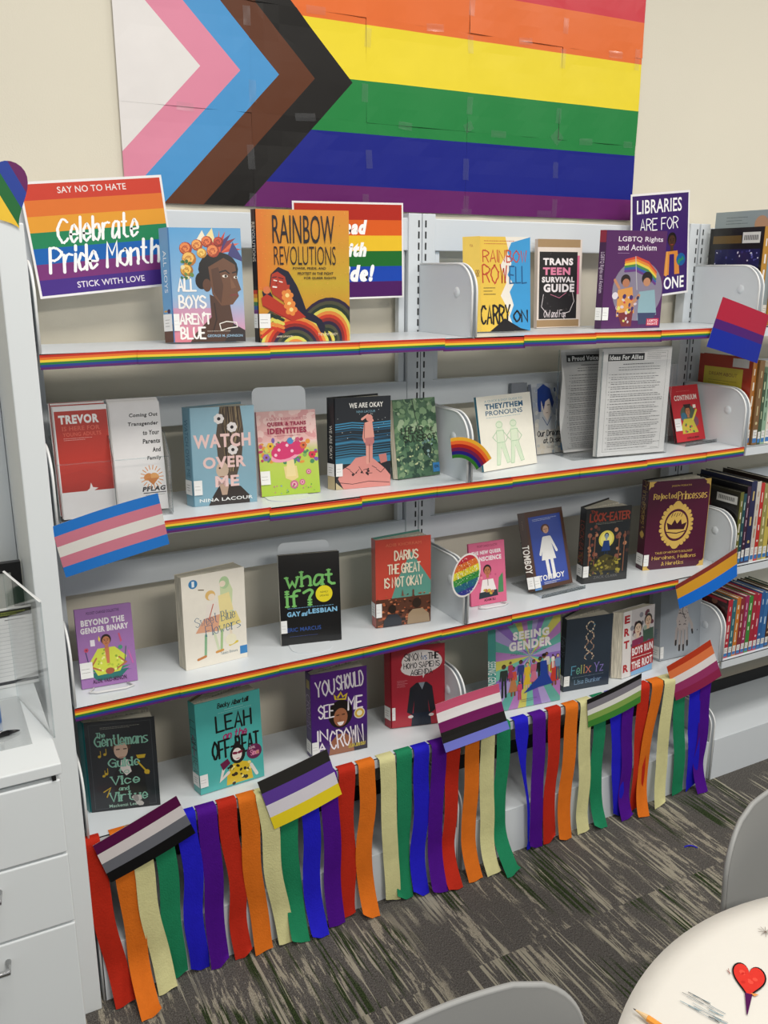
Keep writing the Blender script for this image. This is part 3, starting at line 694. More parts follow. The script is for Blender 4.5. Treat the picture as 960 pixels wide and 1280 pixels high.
for i, c in enumerate(('#3a3f96', '#2f6e86', '#3f9a4c', '#e8dc3a', '#e07838', '#c43440')):
    lo = -.052+i*.0173; n2 = (-.25, 1.0); cc = n2[0]*-.011+n2[1]*.83
    q = clip(clip(ip, n2[0], n2[1], cc+lo+.0175), -n2[0], -n2[1], -(cc+lo))
    if len(q) > 2: fills.append((q, c))
rr = random.Random(3)
for k in range(330):
    a, r = rr.uniform(0, 2*pi), math.sqrt(rr.random())*.93; x, z = -.011+.036*r*cos(a), .83+.049*r*sin(a); s_ = rr.uniform(.0008, .0018); an = rr.uniform(0, pi)
    band = int((( -.25*(x+.011)+(z-.83))+.052)/.0173); band = max(0, min(5, band))
    c = rr.choice([['#6a3c9a', '#24349a', '#d8d4e8'], ['#2a5aa8', '#4aa0a0'], ['#1f7a3a', '#7ac04a', '#e8f0e0'], ['#f4ec70', '#c8b82c', '#ffffff'], ['#f09a3c', '#c84a2c', '#fbe0c0'], ['#a81c34', '#e05a50', '#f8d8d8']][band])
    fills.append(([(x+s_*cos(an+j*pi/2)*(1 if j % 2 else .8), z+s_*sin(an+j*pi/2)) for j in range(4)], c))
cutout('mosaic_paper_oval', 'white-rimmed oval paper badge with rainbow mosaic on the middle bookend', 'badge', op, fills, -D-.012, M['foil'], (-.011, .777))
fills = []; C0 = (-.050, 1.052); R1, R0 = .1125, .0655
A0, A1 = R_(29), R_(98)
bp_ = [(C0[0]+R1*cos(A0+(A1-A0)*k/20), C0[1]+R1*sin(A0+(A1-A0)*k/20)) for k in range(21)]+[(C0[0]+R0*cos(A1-(A1-A0)*k/20), C0[1]+R0*sin(A1-(A1-A0)*k/20)) for k in range(21)]
for i, c in enumerate(('#e2a82e', '#e2662a', '#a81f14', '#6a1244', '#1c1470', '#2a6a1e')):
    ra, rb = R1-(R1-R0)*i/6, R1-(R1-R0)*(i+1)/6; t_ = 20
    fills.append(([(C0[0]+ra*cos(A0+(A1-A0)*k/t_), C0[1]+ra*sin(A0+(A1-A0)*k/t_)) for k in range(t_+1)]+[(C0[0]+rb*cos(A1-(A1-A0)*k/t_), C0[1]+rb*sin(A1-(A1-A0)*k/t_)) for k in range(t_+1)], c))
cutout('rainbow_paper_arc', 'small rainbow arc cut from paper on the middle of the second shelf', 'paper arc', bp_, fills, -D-.014, M['poster'], (C0[0], 1.09))

# ------------------------------------------------------------ crepe streamers over the bottom shelf edge
ST = [(-0.909,-0.867,-0.022),(-0.846,-0.815,-0.078),(-0.814,-0.776,-0.022),(-0.762,-0.748,-0.002),(-0.71,-0.7,0.001),(-0.664,-0.654,-0.01),(-0.617,-0.596,-0.011),(-0.571,-0.549,-0.015),(-0.532,-0.492,-0.011),(-0.475,-0.454,-0.032),(-0.425,-0.402,-0.037),(-0.376,-0.361,-0.014),(-0.326,-0.33,-0.008),(-0.276,-0.264,-0.034),(-0.222,-0.209,0.007),(-0.172,-0.165,-0.019),(-0.125,-0.12,-0.022),(-0.077,-0.067,-0.032),(-0.03,-0.015,-0.044),(0.023,0.048,-0.04),(0.068,0.102,-0.037),(0.121,0.172,-0.068),(0.175,0.217,0.0),(0.23,0.239,-0.002),(0.286,0.294,-0.008),(0.342,0.348,-0.016),(0.39,0.406,-0.009),(0.441,0.48,-0.024),(0.493,0.541,0.004),(0.544,0.571,-0.019),(0.597,0.596,0.014),(0.646,0.632,-0.03),(0.69,0.694,-0.014),(0.744,0.774,-0.001),(0.805,0.826,0.014),(0.849,0.878,-0.024)]
SCOL = [('red', '#b72a18'), ('orange', '#d8701e'), ('cream', '#d3cf98'), ('green', '#1f8058'), ('blue', '#221ec0'), ('purple', '#4c0d86')]
ORD = ['first', 'second', 'third', 'fourth', 'fifth', 'sixth']
for i, (xt, xb, zb) in enumerate(ST):
    cn, cc = SCOL[i % 6]; rr = random.Random(100+i); hw = .0215
    if cn == 'cream': hw = .021
    k = 1.525/(1.525-min(zb, 0)); xb2 = -1.117+(xb+1.117)*k; yend = -1.8928+(1.8928-D-.008)*k if zb < 0 else -D-.010
    ph, am, tw, cut = rr.uniform(0, 6), rr.uniform(.001, .005), rr.uniform(-.14, .14), rr.uniform(-.018, .018)
    tight = .62 if i == 22 else 0
    yo = (i % 3)*.0032+(.007 if i in (30, 31, 32) else 0); path = [(-D+.013, Z4+.0012), (-D+.004, Z4+.0022), (-D-.0045-yo, Z4+.0012), (-D-.0075-yo, Z4-.012)]
    n = 30; z_end = max(zb, .004); over = yend < -D-.012
    for q in range(1, n+1):
        t = q/n; z = Z4-.012-(Z4-.012-z_end)*t; out = (yend+D+.006)*max(0, (t-.72)/.28)**2 if over else -.004*t
        path.append((-D-.0075-yo+out-.004*abs(sin(2.2*pi*t+ph))*t, z))
    NP = len(path)
    def f(u, v, thick=0):
        q = min(int(round(v*(NP-1))), NP-1); y, z = path[q]; t = max(0, (q-3)/(NP-4)); s_ = (u-.5)*2*hw*(1-tight*sin(pi*min(t*1.0, 1))**2*(1 if t > .12 else .3))
        if i == 22 and t > .12: s_ *= max(.12, 1-1.1*(t-.1)) if t < .95 else .35
        a = tw*sin(pi*t)*1.2
        x = xt+(xb2-xt)*t+am*sin(2*pi*t*1.2+ph)*sin(pi*t)*1.4+s_*cos(a)
        y2 = y-abs(s_)*0-s_*sin(a)*.8-.0018*sin(pi*u*2+ph+6*t)*t-thick
        if q == NP-1: z = max(z+cut*(u-.5)*2, .003)
        return (x, min(y2, -D-.0055-yo) if q > 2 else y, z)
    mb = MB(); mb.sheet(f, 6, NP-1, lambda u, v: cc)
    nm = 'crepe_streamer'; o = mb.build(nm, M['crepe'], None, smooth=True)
    tag(o, f'{cn} crepe paper streamer hanging from the bottom shelf, {ORD[i//6]} {cn} one from the left', 'streamer', f'{cn} streamers on the bottom shelf')

# a shred of blue crepe paper on the carpet
mb = MB(); mb.sheet(lambda u, v: (.035*u, .006*v+.006*sin(3*u), .0015+.002*sin(pi*u)), 8, 2, lambda u, v: '#2a2ab0'); o = mb.build('paper_scrap', M['crepe'], None, loc=(.60, -.44, 0)); o.rotation_euler = (0, 0, R_(-35)); tag(o, 'tiny shred of blue crepe paper lying on the carpet', 'scrap')
# ------------------------------------------------------------ books
def book(label, pose, w, h, t, sa=10, op=0, cover='#888', spine=None, back=None, art=None, spart=None, sticker=None, m='jacket', hard=True, left_pages=False, group=None, cat_='book', name='book', backu=None):
    x, y, z, yw, ln = pose; ln = max(ln, 0); l = R_(ln); bt = .0022 if hard else .0008
    backy = max(t*cos(R_(sa)) + (w*sin(R_(op)) if op else 0), t)
    e = empty(name, label, cat_, (x, y, z+.0004+min(backy, .03)*sin(l)), (-l, 0, R_(yw)), group)
    S = (-t*sin(R_(sa)), t*cos(R_(sa))); ca, sn = cos(R_(op)), sin(R_(op)); bw = w-.001
    E_ = (S[0]+bw*ca, S[1]+bw*sn); nrm = (sn*bt, -ca*bt)
    c2 = back or cover; cs = spine or cover; mb = MB()
    mb.prism([(0, 0), (w, 0), (w, bt), (.0005, bt)], 0, h, cover)
    mb.prism([(S[0]+nrm[0], S[1]+nrm[1]), (E_[0]+nrm[0], E_[1]+nrm[1]), E_, S], 0, h, c2)
    if not left_pages:
        if sa > 20:   # rounded back
            q = []; 
            for k in range(7): u = k/6; b = .12*t*sin(pi*u); q.append((S[0]*u-b*cos(R_(sa)), S[1]*u-b*sin(R_(sa))))
        else: q = [(0, 0), S]
        inner = [(a+bt*.9*cos(R_(sa)), b+bt*.9*sin(R_(sa))) for a, b in q]
        for k in range(len(q)-1): mb.prism([q[k], inner[k], inner[k+1], q[k+1]], 0, h, cs)
    mb.build('cover', M[m], e)
    ins = .004 if hard else .0006; mb = MB(); pin = ins if hard else .0008
    fore = w-pin; sp_in = .003 if not left_pages else .0003
    A = (sp_in if left_pages else .002, bt+.0002); B = (fore, bt+.0002)
    Cc = (S[0]+nrm[0]*1.2+(fore)*ca*.985, S[1]+nrm[1]*1.2+fore*sn*.985); Dd = (S[0]+nrm[0]*1.2+(.0024 if not left_pages else .0004)*ca, S[1]+nrm[1]*1.2-.0002)
    if op > 12:    # leaves fan apart: two blocks with a gap of air
        f1 = R_(op*.42); f2 = R_(op*.60); Sm = (S[0]*.5+.0015, S[1]*.5)
        mb.prism([A, B, (Sm[0]+fore*cos(f1), Sm[1]+fore*sin(f1)*.92), (Sm[0]+.001, Sm[1])], pin, h-pin)
        mb.prism([(Sm[0]+.002, Sm[1]+.0004), (Sm[0]+fore*cos(f2), Sm[1]+fore*sin(f2)*.97+.001), Cc, Dd], pin, h-pin)
    else: mb.prism([A, B, Cc, Dd], pin, h-pin)
    mb.build('pages', M['pages'], e)
    if art:
        a = Art(w, h, cover); art(a); a.build('cover_print', M[m], e)
    L = math.hypot(*S)
    if spart and not left_pages:
        a = Art(L, h, None); spart(a); o = a.build('spine_print', M[m], e); o.location = (S[0], S[1]-.0, 0)
        o.rotation_euler = (0, 0, math.atan2(-S[1], -S[0])); k = (.12*t if sa > 20 else 0)+.0003
        o.location = (S[0]-k*cos(R_(sa)), S[1]-k*sin(R_(sa)), 0)
    if sticker:
        v0, v1, u1 = sticker[:3]; a = Art(w*u1/100, h*(v1-v0)/100, '#eeeeec'); a.L = 0
        a.micro(10, 30, 90, 75, '#555555', 2, 3, seed=5); o = a.build('call_label', M['matte'], e); o.location = (0, -.0022, h*(1-v1/100))
        if not left_pages and len(sticker) < 4:
            a = Art(L*.98, h*(v1-v0)/100, '#eeeeec'); a.micro(20, 25, 80, 80, '#666', 3, 4, seed=8); o = a.build('spine_label', M['matte'], e)
            k = (.12*t if sa > 20 else 0)+.0012; o.location = (S[0]-k*cos(R_(sa)), S[1]-k*sin(R_(sa)), h*(1-v1/100)); o.rotation_euler = (0, 0, math.atan2(-S[1], -S[0]))
    return e
def T(a, *r, **k): a.text(*r, **k)

# ---- top shelf
def a_boys(a):
    a.grad(0, 0, 100, 60, '#5aa2d6', '#8fb6d8'); a.grad(0, 60, 100, 100, '#8fb6d8', '#e08aa0'); a.grad(0, 70, 60, 100, '#c898b4', '#e0808e')
    for k in range(9): an = R_(10+k*16); a.poly([(70, 22), (70+34*cos(an)*.9, 22-20*sin(an)), (66, 14)], ['#c8402e', '#e0643c', '#8a2c3c', '#44306e'][k % 4])
    a.poly([(88, 12), (104, 30), (80, 24)], '#3a3a78'); a.poly([(36, 12), (46, 2), (54, 14)], '#f2ead2'); a.poly([(50, 8), (60, 0), (64, 14)], '#f4dfa0')
    a.ell(66, 36, 28, '#17110f', rv=24); a.ell(42, 46, 9, '#17110f', rv=12)
    a.poly([(52, 58), (53, 78), (30, 92), (22, 100), (100, 100), (100, 90), (84, 84), (80, 66)], '#4e3326')
    a.poly([(84, 84), (100, 90), (100, 100), (70, 100)], '#2e2524')
    a.poly([(52, 34), (56, 58), (68, 68), (84, 67), (93, 60), (92, 56), (97, 54), (92, 44), (90, 32), (74, 26)], '#6b4630'); a.poly([(56, 36), (58, 56), (68, 66), (72, 50), (66, 34)], '#553626'); a.ell(49, 50, 6, '#5e3c2a', rv=9)
    a.ell(75, 42, 4, '#e9e0d4', rv=2); a.ell(76, 42, 1.8, '#1a1210'); a.ell(90, 43, 3, '#e9e0d4', rv=1.8); a.ell(90.5, 43, 1.5, '#1a1210'); a.line([(68, 38.5), (76, 37), (81, 39.5)], 2, '#1c1310'); a.line([(86, 39), (92, 38)], 2, '#1c1310')
    a.poly([(82, 42), (90, 52), (83, 53)], '#7c543a'); a.line([(82, 59), (88, 58), (92, 59)], 2.6, '#7a3a34'); a.line([(58, 66), (60, 80), (54, 92)], 2, '#33221a')
    for u, v, r, c, c2 in ((22, 18, 9, '#e88a4a', '#a83c22'), (38, 15, 8, '#f0a85a', '#b04c28'), (52, 12, 8, '#e87c44', '#9c3420'), (26, 27, 10, '#f2c064', '#b87428'), (44, 22, 7, '#f4cc6a', '#c4882c'), (60, 20, 9, '#ea8c50', '#a84024'), (22, 37, 9, '#f2c45e', '#a86c20'), (68, 12, 7, '#c84830', '#7c2018')): a.rose(u, v, r, c, c2)
    a.spots(12, 12, 10, 30, 46, 1.5, 3.5, ['#3c6c3c', '#e8dcae', '#6a8c4a'], 3)
    a.line([(64, 84), (74, 82), (88, 83), (89, 87), (76, 88), (66, 90), (64, 84)], 1.2, '#f4efe6')
    for t, u1, v0, v1 in (('ALL', 33, 44.5, 55), ('BOYS', 46, 59, 70), ("AREN'T", 51, 74, 84), ('BLUE', 43, 87, 97)): T(a, t, 9, v0, u1, v1, '#f6f2ee', k='K', wt=2.6, jit=.12)
    T(a, 'GEORGE M. JOHNSON', 46, 93.5, 96, 96.5, '#9fc4dc', wt=.01); a.micro(46, 89.5, 80, 91.5, '#e4d8c8', 1)
book('blue book with a profile portrait under a flower crown, leftmost on the top shelf', (-.639, -.118, Z1, -14.6, 7.3), .140, .222, .024, 44, 0, '#7fb0d8', '#5d93c6', '#4f86b8', a_boys,
     lambda a: (a.rect(0, 0, 100, 100, '#6a9fcc'), a.micro(35, 20, 60, 22, '#e8eef2', 1), T(a, 'ALL BOYS', -120, 36, 220, 40, '#e8eef4', rot=-90), a.spots(9, 10, 70, 90, 84, 6, 20, ['#c04a34', '#3a2c5a', '#d8a24a'], 2), a.rect(0, 84, 100, 100, '#5e3c2c')), (75, 90, 8))
def a_rev(a):
    a.grad(0, 0, 100, 55, '#e08a26', '#c9a82c'); a.grad(0, 55, 100, 100, '#c9a82c', '#d8722a'); a.grad(0, 0, 35, 60, '#e0772a', '#dc9a2a', True)
    a.spots(260, 0, 0, 100, 75, .25, .6, ['#eab24a', '#b8922a', '#e89c3a'], 5, sides=4)
    C = ['#2a1a38', '#4a4a34', '#1f2f24', '#d8cf5c', '#e0863a', '#c8381e', '#8a2420']
    for k in range(13): r = 37-k*2.75; a.ell(73, 101, r, C[k % 7], rv=r*1.32, n=30, rot=-14)
    for k in range(13): r = 42-k*3.2; a.ell(39, 108, r, C[(k+2) % 7], rv=r*1.05, n=30, rot=8)
    for k in range(5): a.line([(2, 84+k*3), (14, 76+k*3.2), (26, 80+k*3)], 3.2, C[(k+1) % 7])
    hair = [(12, 58), (14, 48), (22, 42.5), (33, 46), (42, 57), (48, 68), (52, 77), (60, 79), (68, 83), (72, 88), (71, 94), (67, 93), (62, 86), (50, 82), (40, 79), (30, 72), (28, 58), (24, 50), (16, 52)]
    a.poly(hair, '#1b1a30'); a.poly([(4, 61), (12, 60), (16, 66), (6, 68)], '#1b1a30'); a.poly([(15, 48), (21, 46), (29, 50), (31, 56), (34, 56), (33, 61), (28, 61), (27, 69), (15, 63), (13, 57)], '#b53a26')
    a.line([(17, 52.5), (20, 53)], 1.2, '#f0e4d8'); a.line([(23, 53.5), (26, 54)], 1.2, '#f0e4d8', keep=True); a.line([(15.5, 50.5), (20, 50)], .9, '#1b1a30'); a.line([(22, 50.5), (27, 51.5)], .9, '#1b1a30', keep=True); a.line([(16, 57.5), (19.5, 57.8)], 1.6, '#f4ece4'); a.line([(21, 53), (19, 55.5), (21, 56)], .6, '#7a2018')
    a.poly([(3, 66), (9, 63), (16, 66), (26, 71), (42, 75), (51, 81), (35, 84), (18, 78), (4, 72)], '#b83420'); a.line([(5, 72), (18, 77), (34, 83)], .7, '#8a2416')
    for u, v in ((31, 64), (33, 70.5), (35, 75)): a.flower(u, v, 6.5, '#e88a3e', '#f8dc8a', 5)
    a.ell(9, 60, 4, '#dc7a4a')
    T(a, 'RAINBOW', 17, 4, 84, 25, '#191520', wt=.0); T(a, 'REVOLUTIONS', 18, 27, 85, 41, '#191520', wt=-.01)
    for t, u0, u1, v in (('POWER, PRIDE, AND', 38, 74, 42.6), ('PROTEST IN THE FIGHT', 43, 82, 46.4), ('FOR QUEER RIGHTS', 50, 85, 50)): T(a, t, u0, v, u1, v+2, '#191520', wt=.02)
    T(a, 'JAMIE LAWSON', 18, 95, 36, 96.8, '#f0e0c0'); T(a, 'THE LOVE READY', 64, 93.5, 86, 95.5, '#f0e0c0')
book('orange and yellow book with a dark-haired woman over rainbow stripes on the top shelf', (-.474, -.156, Z1, -12.7, .6), .189, .259, .014, 27, 0, '#dc9a2c', '#191418', '#2a1c20', a_rev,
     lambda a: (a.rect(0, 0, 100, 100, '#18141a'), [a.rect(0, 60+i*3, 100, 63+i*3, c) for i, c in enumerate(('#c8381e', '#e08a2c', '#e8c43c', '#3c7a4a', '#2c5a9a', '#6a2c7a'))], T(a, 'REVOLUTIONS', -220, 22, 320, 26, '#e0d8c8', rot=-90)), (78, 89, 12))
def a_carry(a):
    a.rect(0, 0, 100, 100, '#e9c44e'); a.poly([(50, 0), (100, 0), (100, 100), (45, 100), (58, 80), (40, 62), (52, 48), (40, 30), (56, 14)], '#efe8dc')
    a.poly([(100, 0), (62, 6), (54, 16), (62, 28), (54, 40), (66, 50), (58, 58), (66, 72), (58, 84), (66, 96), (100, 100)], '#3d9ad4')
    a.poly([(18, 100), (34, 93), (48, 86), (62, 91), (80, 97), (100, 100)], '#1a1718')
    a.micro(8, 3, 70, 9, '#c05a38', 2, 1.1)
    T(a, 'RAINBOW', 5, 14, 92, 27, '#c2452c', k='K', wt=1.9, jit=.25); T(a, 'ROW', 4, 29, 52, 49, '#c2452c', k='K', wt=2.4, jit=.25); T(a, 'ELL', 58, 31, 92, 49, '#1f5a8c', k='K', wt=2.4, jit=.25)
    a.micro(6, 52, 30, 62, '#4a3a2a', 3, 1.2); T(a, 'CARRY', 0, 72, 58, 92, '#1c191a', k='K', wt=3.4, jit=.2); T(a, 'ON', 66, 78, 94, 90, '#1c191a', k='K', wt=3, jit=.2)
book('yellow and sky-blue book beside a small black book on the top shelf', (.093, -.122, Z1, -6.9, 5.4), .134, .218, .04, 60, 0, '#e9c44e', '#e8c656', '#3d9ad4', a_carry,
     lambda a: (a.rect(0, 0, 100, 100, '#ecca5c'), T(a, 'YA', 40, 8, 60, 11, '#a04030'), T(a, 'RR', 75, 35, 95, 42, '#8a5a2a', k='K', wt=3)), None)
def a_tts(a):
    a.rect(0, 0, 100, 100, '#e9dcd2'); a.rect(0, 0, 96, 9, '#a88a64'); a.rect(0, 91, 96, 99, '#a88a64'); a.rect(86, 18, 95, 62, '#e06a92'); a.rect(4, 14, 90, 90, '#1f1c1e')
    a.spots(30, 4, 14, 90, 90, 1, 2.5, ['#3a3436', '#141214'], 4)
    for t, u0, u1, v0, v1, c in (('TRANS', 12, 80, 21, 29, '#f4ecee'), ('TEEN', 12, 74, 31.5, 40, '#e687a8'), ('SURVIVAL', 10, 84, 42, 48.5, '#f4ecee'), ('GUIDE', 14, 84, 50, 59.5, '#f4ecee')): T(a, t, u0, v0, u1, v1, c, wt=.05)
    a.line([(80, 60), (84, 70), (74, 82), (60, 84), (62, 90)], 1, '#efe6e8'); a.line([(14, 62), (10, 76), (26, 86)], 1, '#efe6e8', keep=True); a.line([(30, 62), (50, 66), (66, 60)], .8, '#e687a8')
    T(a, 'Owl and Fox', 16, 80, 66, 88, '#e8dce0', k='K', wt=1.1, slant=.2)
book('small black book with pink and white lettering at the back of the top shelf', (.322, -.038, Z1, -3.1, 3), .137, .220, .012, 5, 0, '#e9dcd2', '#d8c8bc', '#e9dcd2', a_tts, hard=False, m='matte')
def a_lgbtq(a):
    a.rect(0, 0, 100, 100, '#55245e')
    T(a, 'LGBTQ Rights', 20, 6, 94, 12.5, '#f0e8f0', wt=.012); T(a, 'and Activism', 20, 14, 84, 20, '#f0e8f0', wt=.012); a.micro(20, 22, 40, 23.5, '#b89ac0', 1)
    a.ell(57, 61, 42, '#8a8296', n=40)
    for i, c in enumerate(('#d04a34', '#e68a34', '#ecd04a', '#4a8a4c', '#3a5aa4', '#6a3a84')): a.line([(34, 30+i*2.2), (52, 27+i*2.6), (72, 32+i*2.8), (86, 42+i*2.4)], 3.4, c)
    a.line([(50, 26), (56, 60)], 1, '#c8c8c8')
    a.ell(36, 50, 8, '#2a1e1c'); a.ell(37, 53, 6, '#b87a5a'); a.poly([(24, 60), (48, 57), (54, 84), (24, 88)], '#dc9a4e'); a.line([(26, 58), (18, 50)], 4, '#c88a64'); a.poly([(26, 84), (52, 82), (50, 98), (34, 98)], '#7a3036')
    a.ell(72, 48, 9, '#221a1a'); a.ell(72, 52, 6, '#c08a68'); a.poly([(60, 62), (86, 60), (92, 86), (60, 92)], '#8fb0ba'); a.poly([(60, 84), (92, 84), (82, 96), (62, 96)], '#3c4466'); a.line([(60, 66), (46, 78)], 5, '#c08a68')
    a.spots(24, 22, 66, 60, 96, 1.5, 4, ['#d8c8d0', '#c84a4a', '#3a3a5a', '#e0d870', '#44306a'], 7); a.ell(20, 66, 5, '#e4dce4')
    a.rect(76, 90, 97, 97.5, '#c23350'); T(a, 'LGBTQ', 78, 91, 95, 94, '#f4e0e4', wt=.02); T(a, 'RIGHTS', 78, 94.5, 95, 96.8, '#f4e0e4', wt=.02)
book('purple book with a round parade photo, rightmost on the top shelf', (.456, -.129, Z1, -8.7, 0), .178, .241, .016, 45, 0, '#55245e', '#3a1640', '#55245e', a_lgbtq,
     lambda a: (a.rect(0, 0, 100, 100, '#3f1846'), a.rect(0, 0, 100, 12, '#8a2038'), T(a, 'LGBTQ Rights and Activism', -260, 40, 360, 45, '#d8c8dc', rot=-90)), (78, 91, 10))

# ---- second shelf
def a_trev(a):
    a.rect(0, 0, 100, 100, '#eceaea'); a.rect(2, 4, 100, 76, '#b93020'); a.poly([(2, 60), (60, 56), (100, 66), (100, 76), (2, 76)], '#b02a1a')
    a.poly([(48, 76), (54, 74), (57, 69), (60, 73), (70, 74), (62, 76)], '#f0e8e6')
    T(a, 'TREVOR', 9, 7.5, 84, 15.5, '#f7f4f2', wt=.05); T(a, 'IS HERE FOR', 14, 17.5, 84, 21.5, '#d8604c', wt=.02); T(a, 'YOUNG ADULTS', 14, 23, 86, 26.5, '#d8604c', wt=.02); a.micro(15, 27.5, 70, 30.5, '#e8b0a8', 2, .8)
def a_pfl(a):
    a.rect(0, 0, 100, 100, '#e6e4e4')
    for i, (t, u0) in enumerate((('Coming Out', 38), ('Transgender', 34), ('to Your', 62), ('Parents', 60), ('And', 78), ('Family', 66))): T(a, t, u0, 10+i*8, 95, 14.4+i*8, '#1c1c1c', wt=.035, slant=.12)
    cx, cy = 72, 69.5
    for k in range(18): an = 2*pi*k/18; a.line([(cx+15*cos(an), cy+7.2*sin(an)), (cx+23*cos(an), cy+11*sin(an))], 1.6, '#d88a34', keep=k > 0)
    a.ell(64, 69, 9, '#c9803a', rv=7, rot=30); a.ell(78, 69, 9, '#d89a54', rv=7, rot=-30); a.poly([(60, 70.5), (86, 70.5), (73, 77)], '#c07430')
    T(a, 'PFLAG', 50, 78, 98, 82.5, '#26242e', wt=.05, slant=.2); a.rect(52, 83.6, 98, 84.4, '#26242e'); a.micro(56, 85.4, 96, 86.6, '#555', 1, .8)
def pamphlets(lab, pose, w, h, n, fn, group):
    e = empty('pamphlet_stack', lab, 'pamphlets', pose[:3], (-R_(pose[4]), 0, R_(pose[3])))
    rr = random.Random(len(lab))
    for i in range(n, 0, -1):
        dx, dz = rr.uniform(-.002, .0015)-.0006*i, rr.uniform(-.001, .004)+.0008*i; mb = MB(); mb.box(dx, w+dx, i*.0016, i*.0016+.0011, dz, h+dz, rr.choice(['#e4e2e0', '#d8d5d2', '#e9e7e6']) if i % 3 else '#b02c1e' if 'red' in lab else '#dfdcda'); mb.build('pamphlet', M['matte'], e)
    mb = MB(); mb.box(0, w, .0002, .0012, 0, h, '#e8e6e4'); o = mb.build('front_pamphlet', M['matte'], e)
    a = Art(w, h, None); fn(a); a.build('cover_print', M['jacket'], o); return e
pamphlets('stack of red and white pamphlets in the left pocket of the clear rack', (-.885, -.150, Z2+.005, -3, 8), .099, .217, 8, a_trev, None)
pamphlets('stack of white pamphlets with an orange sun emblem in the clear rack', (-.780, -.150, Z2+.005, -3, 9), .098, .217, 6, a_pfl, None)
e = empty('pamphlet_rack', 'clear two-pocket acrylic pamphlet rack at the left of the second shelf', 'rack', (-.893, -.165, Z2), (0, 0, R_(-3)))
for x0 in (0, .1065):
    w = .102; boxo('front_pane', (x0, x0+w, -.010, -.0085, .003, .118), M['acrylic'], e); boxo('pane_edge', (x0, x0+w, -.0105, -.0080, .118, .1195), M['edge'], e)
boxo('rack_floor', (-.002, .212, -.012, .075, .0005, .0035), M['acrylic'], e)
boxo('back_pane', (-.002, .212, .075, .077, .0035, .16), M['acrylic'], e); boxo('back_edge', (-.002, .212, .0745, .0775, .16, .1615), M['edge'], e)
for x0 in (-.0025, .103, .211):
    mb = MB(); pr = [(-.010, .0036), (.075, .0036), (.075, .16), (.03, .16), (-.010, .119)]
    for s in (0, .0018):
        P = [(x0+s, y, z) for y, z in pr]; mb.face(P if s else P[::-1])
    mb.build('side_pane', M['acrylic'], e); mb = MB(); mb.tube([(x0+.0009, y, z) for y, z in pr[2:]+pr[:1]], .0011, 5); mb.build('side_edge', M['edge'], e)
def a_watch(a):
    a.grad(0, 0, 100, 100, '#8fb4c4', '#7fa8ba')
    a.poly([(38, 30), (46, -0), (78, 0), (82, 24), (78, 52), (66, 76), (44, 70), (40, 52)], '#55483c')
    for i in range(22): rr = random.Random(i); u = rr.uniform(44, 76); a.line([(u, 0), (u+rr.uniform(-4, 4), 20), (u*.6+24+rr.uniform(-6, 6), 44), (u*.5+28, 66)], .9, rr.choice(['#8a7658', '#3a3028', '#a08c68', '#2a221c']), keep=i > 0)
    a.ell(46, 64, 10, '#c8b09a', rv=13); a.ell(42, 62, 1.6, '#2a1e18'); a.line([(42, 71), (48, 71)], 1.4, '#8a4a40'); a.poly([(30, 90), (38, 82), (46, 78), (60, 80), (74, 82), (88, 92), (88, 100), (22, 100)], '#2c2422'); a.poly([(40, 78), (56, 78), (52, 90), (44, 90)], '#b89c88')
    for u, v in ((44, 12), (64, 21), (64, 44)): a.flower(u, v, 8, '#e4dedc', '#2a2428', 7)
    T(a, 'WATCH', 3, 27, 93, 41, '#ecc8c4', wt=.035); T(a, 'OVER', 16, 50, 84, 62, '#ecc8c4', wt=.035); T(a, 'ME', 34, 70, 72, 81.5, '#ecc8c4', wt=.035); T(a, 'NINA LACOUR', 8, 92.5, 93, 96, '#eef0ee', wt=.015)
book('pale blue book with a long-haired figure and white flowers beside the pamphlet rack', (-.628, -.155, Z2, -7, 0), .131, .205, .024, 23, 16, '#86aebf', '#7ba4b6', '#6f8c98', a_watch,
     lambda a: (a.rect(0, 0, 100, 100, '#7ba4b6'), T(a, 'WATCH OVER ME', -200, 38, 300, 44, '#3c6c84', rot=-90)), (73, 88, 13))
